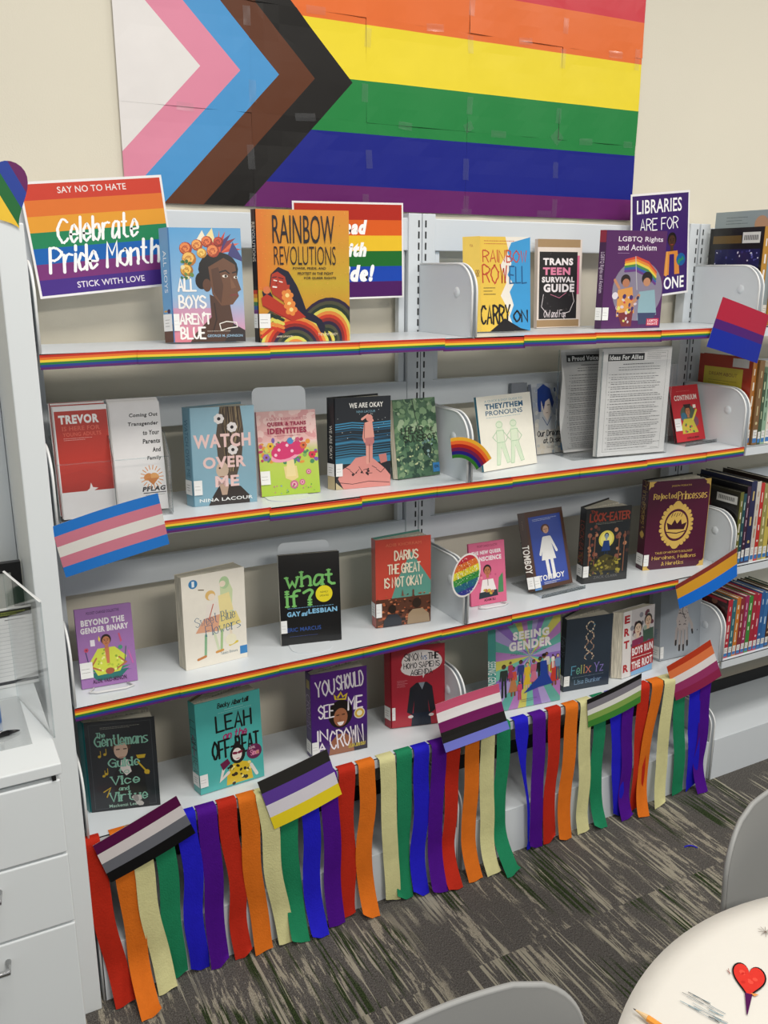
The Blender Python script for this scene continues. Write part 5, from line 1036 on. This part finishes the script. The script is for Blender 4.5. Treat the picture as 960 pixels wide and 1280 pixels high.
# ---- bottom display shelf
def a_gen(a):
    a.rect(0, 0, 100, 100, '#23262b'); a.line([(6, 3), (94, 3), (94, 97), (6, 97), (6, 3)], .5, '#4a5054', cap=False); a.micro(22, 6, 80, 9, '#8a8a80', 2, .6)
    a.poly([(36, 100), (36, 60), (46, 48), (64, 46), (80, 58), (84, 100)], '#1a1c20'); a.poly([(48, 44), (58, 44), (62, 58), (54, 62), (46, 54)], '#cfc8c4'); a.ell(50, 28, 14, '#4a362c', rv=12); a.ell(49, 33, 10, '#c4a692', rv=14); a.poly([(36, 26), (46, 18), (62, 20), (64, 30), (56, 24), (42, 28)], '#3c2a22')
    a.line([(43, 32), (47, 32)], 1.6, '#221814'); a.line([(53, 32), (57, 32)], 1.6, '#221814', keep=True); a.line([(46, 41), (53, 41)], 1.4, '#94625a')
    c = '#7fb4a0'
    for t, u0, u1, v0, v1 in (('The', 16, 28, 12, 17), ('Gentlemans', 13, 88, 16, 27), ('Guide', 30, 74, 42, 51), ('to', 44, 58, 54, 59), ('Vice', 32, 72, 62, 71), ('and', 42, 56, 74, 78), ('Virtue', 28, 82, 80, 90)): T(a, t, u0, v0, u1, v1, c, k='K', wt=2.4 if v1-v0 > 6 else 1.5, slab=True, con=.3)
    T(a, 'Mackenzi Lee', 26, 93, 66, 96.5, '#9cc0b0', wt=.01); y_ = '#b89a2c'
    for u, v in ((18, 38), (26, 36), (26, 58), (22, 60)): a.ell(u, v, 2.2, y_); a.line([(u+2, v), (u+2, v-6)], 1, y_, keep=True)
    a.poly([(70, 40), (84, 40), (82, 44), (72, 44)], y_); a.line([(72, 48), (86, 62)], 2.4, y_); a.ell(84, 60, 4, y_); a.line([(20, 78), (30, 74), (24, 84)], 2, y_); a.spots(6, 60, 86, 74, 96, 3, 7, ['#b8b4b0', '#8a8684'], 4)
book('dark book with mint-green lettering over a young face, far left of bottom shelf', (-.885, -.140, Z4, -16, 0), .143, .212, .026, 28, 24, '#23262b', '#2c8488', '#1c4a50', a_gen, lambda a: a.rect(0, 0, 100, 100, '#2c8488'), None)
def a_leah(a):
    a.rect(0, 0, 100, 100, '#4fb3ae'); T(a, 'Becky Albertalli', 34, 5, 82, 11.5, '#181818', k='K', wt=1.3, slant=.2); a.micro(44, 12.5, 74, 14, '#cfe8e4', 1); a.micro(34, 15, 88, 16.5, '#a8d8d4', 1)
    T(a, 'LEAH', 30, 19, 84, 36, '#161616', k='K', wt=3, jit=.15); T(a, 'on the', 40, 38, 76, 46, '#a8286a', k='K', wt=2, slant=.25); T(a, 'OFF-BEAT', 22, 46, 94, 66, '#161616', k='K', wt=3.2, jit=.15)
    a.poly([(40, 98), (42, 86), (50, 76), (62, 74), (78, 78), (82, 98)], '#d8b82c'); a.spots(20, 44, 78, 80, 98, 1.5, 3.5, ['#2a2418', '#efe08a'], 5); a.ell(60, 66, 12, '#1a1818', rv=15); a.ell(59, 66, 7.5, '#e8e2dc', rv=10); a.ell(60, 55, 5, '#1a1818'); a.line([(54, 64), (58, 64.5)], 4, '#7a1c3c'); a.line([(62, 64.5), (66, 64)], 4, '#7a1c3c', keep=True); a.line([(58, 71), (62, 71)], 1.4, '#a83c4a')
    a.line([(44, 84), (32, 90), (38, 76)], 5, '#e4ded8'); a.line([(80, 82), (88, 94)], 5, '#e4ded8'); a.poly([(32, 72), (44, 68), (48, 74), (36, 80)], '#6a1c44'); a.ell(86, 68, 12, '#6a2450', n=24); T(a, 'LOVE,', 78, 62, 88, 65, '#f0d8e0', wt=.01); T(a, 'Simon', 80, 66, 93, 72, '#e890b0', k='K', wt=.9); a.ell(91, 70, 2.6, '#c88a78')
book('turquoise book with a figure in sunglasses and a yellow dress on the bottom shelf', (-.660, -.188, Z4, 3.0, 3), .152, .215, .03, 8, 32, '#4fb3ae', '#49aaa6', '#8a7c60', a_leah,
     lambda a: (a.rect(0, 0, 100, 100, '#49aaa6'), T(a, 'LEAH', -60, 30, 160, 40, '#161616', k='K', wt=5, rot=-90), T(a, 'OFF BEAT', -110, 56, 210, 66, '#161616', k='K', wt=5, rot=-90), T(a, 'on the', -30, 45, 130, 49, '#a8286a', k='K', wt=4, rot=-90)), (78, 92, 12))
def a_crown(a):
    a.grad(0, 0, 100, 100, '#54207c', '#3c1a6c'); a.grad(40, 70, 100, 100, '#3c1a6c', '#2a2430')
    a.ell(52, 52, 22, '#1c1414', rv=26); a.poly([(30, 100), (34, 84), (46, 76), (60, 76), (72, 84), (76, 100)], '#9a6448'); a.ell(52, 56, 12.5, '#a4694a', rv=17); a.line([(45, 53), (49, 53)], 1.8, '#20140f'); a.line([(55, 53), (59, 53)], 1.8, '#20140f', keep=True); a.poly([(45, 61.5), (59, 61.5), (56, 65), (52, 66.2), (48, 65)], '#f4ece8'); a.line([(44.5, 61), (48, 65.4), (52, 66.6), (56, 65.4), (59.5, 61)], 1, '#8a3a34'); a.line([(51, 57), (50, 59.6), (54, 59.6)], .7, '#7a4a34')
    a.poly([(42, 34), (40, 27), (46, 31), (53, 25), (57, 31), (65, 28), (62, 36)], '#e0c22e'); a.poly([(45, 33), (44, 30), (48, 33), (53, 28), (56, 33), (61, 31), (60, 34)], '#3f1c66')
    c = '#efe8ee'
    T(a, 'YOU', 9, 9, 42, 27, c, k='K', wt=2.5, jit=.15, rot=3); T(a, 'SHOULD', 46, 5, 93, 23, c, k='K', wt=2.5, jit=.15, rot=3); T(a, 'SEE', 13, 38, 40, 54, c, k='K', wt=2.4, jit=.15); T(a, 'ME', 66, 34, 91, 49, c, k='K', wt=3.2, jit=.15); T(a, 'IN', 11, 68, 28, 80, c, k='K', wt=3); T(a, 'A', 12, 84, 24, 93, c, k='K', wt=3); T(a, 'CROWN', 32, 70, 92, 92, c, k='K', wt=2.5, jit=.15, rot=4)
    a.ell(86, 55, 10, '#dcd6c8', n=24); a.ell(86, 55, 8.4, '#cfa83c', n=24); a.ell(86, 55, 5, '#ece6c8', n=16); T(a, 'LEAH JOHNSON', 66, 91, 96, 95, '#c8b43c', k='K', wt=1)
book('purple book with a smiling woman and a drawn yellow crown on the bottom shelf', (-.382, -.165, Z4, -5.7, 1), .141, .216, .028, 6, 30, '#4a1e78', '#3c2464', '#5a1c6c', a_crown,
     lambda a: (a.rect(0, 0, 100, 100, '#3c2868'), a.rect(20, 8, 80, 18, '#a89a5a'), T(a, 'CROWN', -100, 40, 200, 50, '#a898c8', k='K', wt=5, rot=-90)), (80, 95, 12))
def a_simon(a):
    a.rect(0, 0, 100, 100, '#b02838'); a.ell(57, 20, 38, '#efe7e4', rv=22, n=30, rot=-3); a.poly([(56, 30), (66, 30), (59, 41)], '#efe7e4'); a.ell(50, 27, 33, '#efe7e4', rv=16)
    T(a, 'SIMON', 24, 9, 56, 18, '#1a1a20', k='K', wt=1.5, jit=.15); T(a, 'vs', 57, 13, 66, 18, '#3a6aa4', k='K', wt=1.3); T(a, 'THE', 69, 10, 88, 18, '#1a1a20', k='K', wt=1.9, jit=.15); T(a, 'HOMO SAPIENS', 23, 20.5, 90, 27.5, '#1a1a20', k='K', wt=1.3, jit=.12); T(a, 'AGENDA', 36, 29.5, 76, 36, '#1a1a20', k='K', wt=1.5, jit=.12)
    a.poly([(34, 52), (46, 46), (66, 46), (76, 52), (82, 82), (72, 86), (68, 68), (70, 84), (40, 84), (42, 68), (38, 86), (28, 82)], '#20242b'); a.poly([(50, 46), (62, 46), (57, 55)], '#8a96a0'); a.poly([(38, 84), (72, 84), (74, 100), (36, 100)], '#1f2a3a'); a.line([(54, 88), (54, 100)], 1, '#0c1018'); a.ell(35, 88, 5, '#e4dcd8', rv=3); a.ell(74, 88, 5, '#e4dcd8', rv=3)
    a.micro(10, 41, 30, 50, '#dc98a0', 5, .7)
book('crimson book with a headless dark suit and speech bubble on the bottom shelf', (-.145, -.128, Z4, -14, 4), .140, .214, .026, 22, 18, '#b02838', '#a02232', '#8c1c2a', a_simon, lambda a: a.rect(0, 0, 100, 100, '#a32434'), (74, 90, 6))
def a_see(a):
    C = ['#8a68b8', '#6fb8a4', '#c9c25c', '#b07ab8', '#5fa89c', '#a898cc']
    for i in range(30):
        a0, a1 = 2*pi*i/30, 2*pi*(i+1)/30; q = [(52, 42), (52+140*cos(a0), 42+140*sin(a0)), (52+140*cos(a1), 42+140*sin(a1))]
        for A_, B_, c_ in ((1, 0, 100), (-1, 0, 0), (0, 1, 100), (0, -1, 0)): q = clip(q, A_, B_, c_) if len(q) > 2 else []
        if len(q) > 2: a.poly(q, C[i % 6])
    T(a, 'SEEING', 26, 12, 82, 21.5, '#f4efec', wt=.06); T(a, 'GENDER', 20, 23, 86, 33.5, '#f4efec', wt=.06); a.micro(22, 35.5, 80, 39, '#3a2c4a', 2, .5)
    for x in ((12, 84, 38, '#2a3430', '#202a28', 0), (26, 84, 34, '#c8503a', '#b8784a', 1), (38, 78, 34, '#2c3a7a', '#26306a', 0), (48, 78, 30, '#d8b42e', '#d8b42e', 1), (58, 76, 30, '#b8607a', '#c8708a', 1), (68, 78, 34, '#1e1c20', '#1c1a1e', 0), (78, 70, 30, '#d0c8c0', '#6a5a5a', 0), (90, 80, 34, '#c4382c', '#c4382c', 1), (96, 74, 30, '#6a8ab0', '#3a4a6a', 0), (22, 66, 22, '#a83a5a', '#a83a5a', 1), (88, 60, 16, '#e8e0d4', '#e8e0d4', 0)): a.person(x[0], x[1], x[2], x[3], x[4], random.Random(x[0]).choice(['#c08a64', '#7a4c34', '#d8a884', '#5a3a28']), '#20140f', dress=bool(x[5]))
    a.poly([(68, 50), (78, 50), (80, 66), (88, 78), (64, 80), (42, 84), (56, 74), (68, 66)], '#1f3e94'); a.ell(74, 45, 3, '#7a4c34'); a.ell(74, 43.5, 3.4, '#1c1210', rv=2.4)
    a.person(36, 90, 22, '#d04a6a', '#c4405c', '#c08a64'); a.micro(38, 90, 64, 94, '#5a3a6a', 2, .5)
book('colourful sunburst book with a crowd of standing people on the bottom shelf', (.137, -.182, Z4, -6.3, 5), .196, .241, .02, 58, 0, '#8a68b8', '#4a9c94', '#4a9c94', a_see,
     lambda a: (a.rect(0, 0, 100, 100, '#4a9c94'), T(a, 'SEEING GENDER', -170, 55, 270, 64, '#eef4f0', rot=-90, wt=.01)), None, hard=False)
def a_fel(a):
    a.rect(0, 0, 100, 100, '#2b3744'); rr = random.Random(4)
    for k in range(60):
        t = k/60; v = 6+t*54; s_ = sin(t*12)*9; a.ell(52+s_+rr.uniform(-1.5, 1.5), v, rr.uniform(.8, 1.5), rr.choice(['#d8b898', '#a89080', '#e4d4b8', '#8a6a58', '#5a8aa0']), n=6, keep=k > 0); a.ell(52-s_+rr.uniform(-1.5, 1.5), v, rr.uniform(.8, 1.5), rr.choice(['#d8b898', '#a89080', '#e4d4b8', '#8a6a58']), n=6, keep=True)
    cs = ['#5a9ab4', '#6aa88c', '#a8b46a', '#c8a45a', '#c87a6a']
    for i, ch in enumerate('Felix'): w0 = [16, 27, 36, 42, 48][i]; T(a, ch, w0, 66 if ch != 'e' and ch != 'x' else 69, w0+[9, 7, 2.5, 2.5, 9][i], 77.5, cs[i], k='K', wt=1.6, slab=True)
    T(a, 'Yz', 66, 65.5, 85, 78, '#8a7ac0', k='K', wt=1.6, slab=True); a.micro(18, 81, 90, 83, '#8a9aa8', 1, .5); T(a, 'Lisa Bunker', 24, 86, 82, 92, '#7a96b0', k='K', wt=1.1, slab=True)
book('dark slate-blue book with a dotted spiral and coloured title on the bottom shelf', (.369, -.170, Z4, -8, 0), .147, .213, .026, -2, 28, '#2b3744', '#26303c', '#222a34', a_fel, lambda a: (a.rect(0, 0, 100, 100, '#28323e'), T(a, 'Felix Yz', -60, 35, 160, 44, '#8aa0b0', rot=-90, k='K', wt=4)), (78, 92, 12))
def a_brr(a):
    a.rect(0, 0, 100, 100, '#c9c4c4'); a.rect(0, 0, 26, 100, '#e2dfdc'); T(a, 'ERR', -30, 40, 78, 58, '#b0252e', rot=-90, wt=.05) if 0 else [T(a, ch, 4, v, 21, v+12, '#b0252e', wt=.05) for ch, v in (('E', 6), ('R', 25), ('T', 44), ('R', 80))]
    a.spots(40, 28, 4, 98, 60, 3, 9, ['#8a8a92', '#5a5c64', '#c4b8b0', '#a88a80', '#6a3a48', '#9aa89a'], 3); a.head(48, 30, 12, '#dcc0a8', '#22181a'); a.poly([(30, 46), (66, 44), (70, 70), (30, 74)], '#8a2c54'); a.head(80, 22, 11, '#d8b89c', '#3c3430'); a.poly([(64, 36), (98, 34), (100, 64), (68, 68)], '#3f5a4a'); a.spots(24, 30, 50, 96, 84, 2, 5, ['#a04060', '#d8ccc8', '#384858', '#7a5a8a'], 6)
    a.rect(30, 90, 98, 100, '#7fb0d8'); a.poly([(28, 56), (100, 52), (100, 90), (28, 94)], '#a8242e'); T(a, 'BOYS RUN', 31, 57, 98, 69, '#f4eeee', wt=.04, rot=3); a.micro(32, 71, 96, 76, '#f0e8e0', 1, 1.6); T(a, 'THE RIOT', 31, 78, 98, 90, '#f4eeee', wt=.04, rot=3)
book('thick red and white manga with two drawn faces on the bottom shelf', (.567, -.186, Z4, 4.3, 3), .128, .199, .030, 43, 0, '#c9c4c4', '#8a8880', '#c9c4c4', a_brr, None, None, hard=False, left_pages=True)
def a_hand(a):
    a.rect(0, 0, 100, 100, '#98a0a8'); a.grad(0, 0, 100, 100, '#8c959e', '#a4abb2')
    a.poly([(48, 0), (66, 0), (64, 30), (70, 46), (66, 62), (42, 62), (38, 46), (46, 28)], '#b4aaa6')
    for i, (u, v, l, an) in enumerate(((40, 58, 22, -8), (48, 62, 27, -3), (56, 62, 28, 2), (64, 60, 24, 7))):
        du = sin(R_(an))*l*.7; a.line([(u, v), (u+du*.5, v+l*.5), (u+du, v+l)], 6.5, '#aca29e'); a.line([(u+du*.8, v+l*.8), (u+du, v+l+1.5)], 4.4, '#1c1a1c'); a.line([(u+3, v), (u+du+2, v+l*.9)], .9, '#6a6264')
    a.line([(68, 46), (76, 56), (78, 66)], 6, '#aca29e'); a.line([(77, 64), (78.5, 69)], 4, '#1c1a1c'); a.spots(26, 42, 6, 66, 56, .8, 2.2, ['#4a4446', '#7a7072', '#8a8284'], 5); a.line([(50, 6), (58, 20), (52, 34), (60, 46)], 1.4, '#3a3436'); a.line([(44, 36), (60, 40)], 1.4, '#3a3436'); a.ell(90, 66, 1.2, '#222')
book('pale grey book showing a tattooed hand behind the orange striped flag', (.750, -.150, Z4, -3, 5), .160, .215, .03, 8, 20, '#98a0a8', '#a4acb4', '#3a3c40', a_hand, lambda a: (a.rect(0, 0, 100, 100, '#a4acb4'), a.micro(30, 55, 70, 70, '#5a88a8', 6, 6)), (80, 97, 8))

# ------------------------------------------------------------ bookends and book stands
def bookend(lab, x, y, z, yw, w=.108, h=.232, ln=4, foot=.10):
    e = empty('bookend', lab, 'bookend', (x, y, z+.0003), (0, 0, R_(yw))); mb = MB(); r = .014; t = .0012; l = R_(ln)
    out = [(0, 0), (w, 0), (w, h-r)]+[(w-r+r*cos(a), h-r+r*sin(a)) for a in [k*pi/12 for k in range(1, 7)]]+[(r+r*cos(a), h-r+r*sin(a)) for a in [pi/2+k*pi/12 for k in range(0, 6)]]+[(0, h-r)]
    A = [(x_, sin(l)*z_, cos(l)*z_) for x_, z_ in out]; B2 = [(a, b+t, c) for a, b, c in A]; mb.face(A); mb.face(B2[::-1])
    for i in range(len(A)): j = (i+1) % len(A); mb.face([A[j], A[i], B2[i], B2[j]])
    mb.build('upright_plate', M['steel'], e)
    mb = MB(); q = [(.01, 0), (w-.01, 0)]+[(w/2+(w/2-.012)*cos(a), -foot+.03-.03*sin(a)) for a in [k*pi/12 for k in range(0, 13)]]
    mb.prism([(a, b) for a, b in reversed(q)], 0, .0011); mb.build('foot_plate', M['steel'], e)
bookend('white metal bookend behind the pink and lime book on the second shelf', -.480, -.120, Z2, -7.5, .118, .232, 4, .075)
bookend('white metal bookend behind the black book on the third shelf', -.432, -.118, Z3, -12, .118, .232, 4, .085)
def stand(name, lab, x, y, z, yw, w, m, h=.09, ln=15, front=.05):
    e = empty(name, lab, 'book stand', (x, y, z+.001), (0, 0, R_(yw))); l = R_(ln)
    mb = MB(); mb.tube([(w*.2, -front*.2, .0022), (w*.2-.01, -front, .0022), (w*.25, -front-.006, .0022), (w*.75, -front-.006, .0022), (w*.8+.01, -front, .0022), (w*.8, -front*.2, .0022)], .0022, 8); mb.build('front_rail', m, e, smooth=True)
    mb = MB(); mb.tube([(w*.22, .030, .0022), (w*.22, .030+sin(l)*h, h), (w*.78, .030+sin(l)*h, h), (w*.78, .030, .0022)], .0022, 8); mb.build('back_rail', m, e, smooth=True)
stand('wire_book_stand', 'white wire stand under the small lavender book on the third shelf', -.883, -.160, Z3, -4.8, .111, M['wire'], front=.022)
stand('wire_book_stand', 'white wire stand under the small pink book on the third shelf', .074, -.148, Z3, -3, .106, M['wire'], front=.018)
def acr_stand(lab, x, y, z, yw, w, ln):
    e = empty('acrylic_book_stand', lab, 'book stand', (x, y, z+.0005), (0, 0, R_(yw))); l = R_(ln)
    boxo('base_plate', (-.004, w+.012, -.028, .10, 0, .0025), M['acrylic'], e); boxo('front_lip', (-.004, w+.012, -.0295, -.0275, 0, .009), M['edge'], e)
    mb = MB(); A = [(0, .034, .003), (w, .034, .003), (w, .034+.13*sin(l), .13*cos(l)), (0, .034+.13*sin(l), .13*cos(l))]; mb.face(A); mb.face([(a, b+.002, c) for a, b, c in A][::-1]); mb.build('back_rest', M['acrylic'], e)
    mb = MB(); mb.tube([A[0], A[3], A[2], A[1]], .0012, 5); mb.build('rest_edge', M['edge'], e)
acr_stand('clear stand under the brown and blue book on the third shelf', .275, -.150, Z3, 2.6, .135, 17)
acr_stand('clear stand under the small red book on the second shelf', .773, -.124, Z2, 4.5, .118, 17)

# ------------------------------------------------------------ spine-out books on the right-hand bay
def shelf_book(lab, x, z, t, h, d, col, lab_col='#e8e8e4', txt='#e8e0d0', front=-.222, tag2='#3a78b8', side=None, sidefn=None, lean=0, group=None, title=True, seed=0):
    """spine faces the room; its left face shows"""
    e = empty('shelved_book', lab, 'book', (x, front, z+.0004), (0, R_(lean), 0), group); mb = MB(); sc_ = side or col
    mb.box(0, t, 0, .0016, 0, h, col); mb.box(0, .0012, .0016, d, 0, h, sc_); mb.box(t-.0012, t, .0016, d, 0, h, sc_); mb.build('cover', M['jacket'], e)
    mb = MB(); mb.box(.0012, t-.0012, .0018, d-.004, .003, h-.003); mb.build('pages', M['pages'], e)
    a = Art(t, h, None); rr = random.Random(seed or int(x*1000)); a.rect(12, 82, 88, 96, lab_col); a.rect(12, 92, 88, 97.5, tag2) if tag2 else None; a.micro(20, 84, 80, 90, '#555', 3, 5)
    if title:
        L_ = h*.42/t*100; cc = rr.uniform(34, 44); n_ = rr.randint(2, 4)
        for k in range(n_): v = 12+k*(62/n_); a.line([(50+rr.uniform(-6, 6), v), (50+rr.uniform(-3, 3), v+rr.uniform(6, 14))], rr.uniform(16, 34), txt, cap=False)
        if rr.random() > .4: a.ell(50, 74, 22, txt)
    a.build('spine_print', M['jacket'], e)
    if sidefn:
        a = Art(d-.004, h, None); sidefn(a); o = a.build('side_print', M['jacket'], e); o.rotation_euler = (0, 0, -pi/2); o.location = (-.0003, d-.002, 0)
    return e
G1 = 'books on the top shelf of the right bay'; x = .935
def s_black(a): a.rect(0, 0, 100, 100, '#17140f'); a.rect(6, 8, 60, 16, '#6a5220'); a.rect(12, 22, 96, 100, '#1c1c54'); a.spots(60, 12, 22, 96, 90, .8, 2.4, ['#dcdcf0', '#8a8ad0', '#34347c', '#5050a0'], 3); a.spots(16, 30, 60, 80, 96, 1.5, 4, ['#7a3a6a', '#b06a8a'], 5); a.rect(62, 5, 94, 16, '#e8e8e6'); [a.rect(65+i*2.2, 8, 66.2+i*2.2, 13, '#222') for i in range(12)]
shelf_book('black-framed dark blue sparkly book with a barcode at the right edge of the top shelf', x, Z1, .020, .258, .185, '#b8862c', side='#17140f', sidefn=s_black, txt='#f0e8e0', group=G1, front=-.205)
def s_grey(a): a.rect(0, 0, 100, 100, '#98a6ac'); a.micro(20, 4, 60, 12, '#3c4448', 3, .6); a.ell(84, 12, 12, '#c49a7a')
shelf_book('tall blue-grey book standing behind the black-framed one, its top edge showing', x+.021, Z1, .018, .302, .19, '#8fa0a8', side='#98a6ac', sidefn=s_grey, group=G1, front=-.205)
for i, (c, h, lb) in enumerate((('#c8902c', .235, 'mustard yellow'), ('#3c2c24', .228, 'dark brown'), ('#5a6a4a', .24, 'olive green'), ('#8c2c30', .22, 'brick red'))): shelf_book(f'{lb} book with a labelled spine at the right of the top shelf', x+.041+.026*i, Z1, .024, h, .18, c, group=G1)
G2 = 'books on the second shelf of the right bay'
def s_red(a): a.rect(0, 0, 100, 100, '#a2331c'); a.rect(10, 14, 84, 100, '#c9b93a'); T(a, 'DREAM ABOUT', 20, 20, 74, 24, '#7a4a2a'); a.micro(20, 28, 76, 56, '#6a6024', 9, .6); a.rect(64, 2, 94, 12, '#dcdcd8')
shelf_book('red book with a yellow panel on its left side, second shelf of right bay', x, Z2, .017, .242, .19, '#a86a2c', side='#a2331c', sidefn=s_red, group=G2, front=-.215)
for i, (c, t, h, lb, tx) in enumerate((('#7a5a34', .02, .235, 'brown patterned', '#c8b88a'), ('#3c5238', .013, .2, 'dark green slim', '#c8d0a8'), ('#8fae94', .016, .215, 'pale green', '#3a5a44'), ('#e2dccb', .02, .23, 'cream picture-spined', '#c8402c'), ('#d8d4c6', .02, .225, 'ivory', '#2c5a94'), ('#b8402c', .02, .2, 'vermilion', '#f0e0c8'))):
    shelf_book(f'{lb} book with a blue call tag, second shelf of right bay', x+.0185+sum((.020, .013, .016, .020, .020, .020)[:i])+.001*i, Z2, t, h, .19, c, txt=tx, group=G2)
G3 = 'books on the third shelf of the right bay'
def s_olive(a): a.rect(0, 0, 100, 100, '#2c2a1c'); a.rect(4, 4, 96, 96, '#1c1a1a'); a.head(30, 20, 12, '#b08a64', '#5a1c20', 1); a.rect(8, 34, 60, 60, '#5a1c24'); a.rect(56, 7, 96, 18, '#d8d8d4'); [a.rect(60+i*2.4, 9.5, 61.2+i*2.4, 15, '#333') for i in range(13)]
shelf_book('olive and black book with a portrait on its side, third shelf of right bay', x, Z3, .013, .218, .19, '#6a6a2c', side='#26261c', sidefn=s_olive, group=G3)
X = x+.014
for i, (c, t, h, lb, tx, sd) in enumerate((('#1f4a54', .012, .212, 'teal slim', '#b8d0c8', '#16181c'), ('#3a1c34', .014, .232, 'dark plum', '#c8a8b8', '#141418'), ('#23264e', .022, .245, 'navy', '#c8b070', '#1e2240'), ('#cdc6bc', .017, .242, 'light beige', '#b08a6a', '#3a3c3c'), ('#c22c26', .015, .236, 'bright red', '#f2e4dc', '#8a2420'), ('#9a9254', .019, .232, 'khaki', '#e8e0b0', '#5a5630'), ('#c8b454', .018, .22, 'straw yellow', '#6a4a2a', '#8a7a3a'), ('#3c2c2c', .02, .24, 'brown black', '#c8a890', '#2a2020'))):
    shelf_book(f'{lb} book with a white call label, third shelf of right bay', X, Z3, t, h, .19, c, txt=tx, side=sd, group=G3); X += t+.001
G4 = 'paperbacks on the bottom shelf of the right bay'
def s_dark(a): a.rect(0, 0, 100, 100, '#3a1c1c'); a.spots(20, 10, 5, 90, 90, 4, 10, ['#5a2c28', '#1c1416', '#8a5a44', '#7a2024'], 3); a.rect(4, 2, 96, 6, '#b8283c')
X = x; cs4 = [('#b8283c', 'crimson', '#e8c8c0'), ('#2f6a74', 'teal', '#b8d8d4'), ('#c9772a', 'orange', '#f0dcc0'), ('#8a2c34', 'maroon', '#e0b8b0'), ('#9c2a5c', 'magenta', '#ecc4d4'), ('#3f8a3c', 'green', '#d8ecc8'), ('#a8283c', 'ruby red', '#ecc8c4'), ('#b22440', 'cherry red', '#f0ccd0'), ('#2c5f9c', 'royal blue', '#c0d4ec'), ('#336ca8', 'sky blue', '#c8dcf0'), ('#4a2c1e', 'dark brown', '#c8a888'), ('#8a7c64', 'taupe', '#e0d8c4'), ('#2c4a3a', 'forest green', '#c0d4c4')]
for i, (c, lb, tx) in enumerate(cs4):
    shelf_book(f'{lb} paperback with white and blue tags, bottom shelf of right bay', X, Z4, .0165 if i % 3 else .018, .186-(.004 if i % 2 else 0), .125, c, txt=tx, group=G4, side='#3a1c1c' if i == 0 else None, sidefn=s_dark if i == 0 else None); X += (.0165 if i % 3 else .018)+.0008
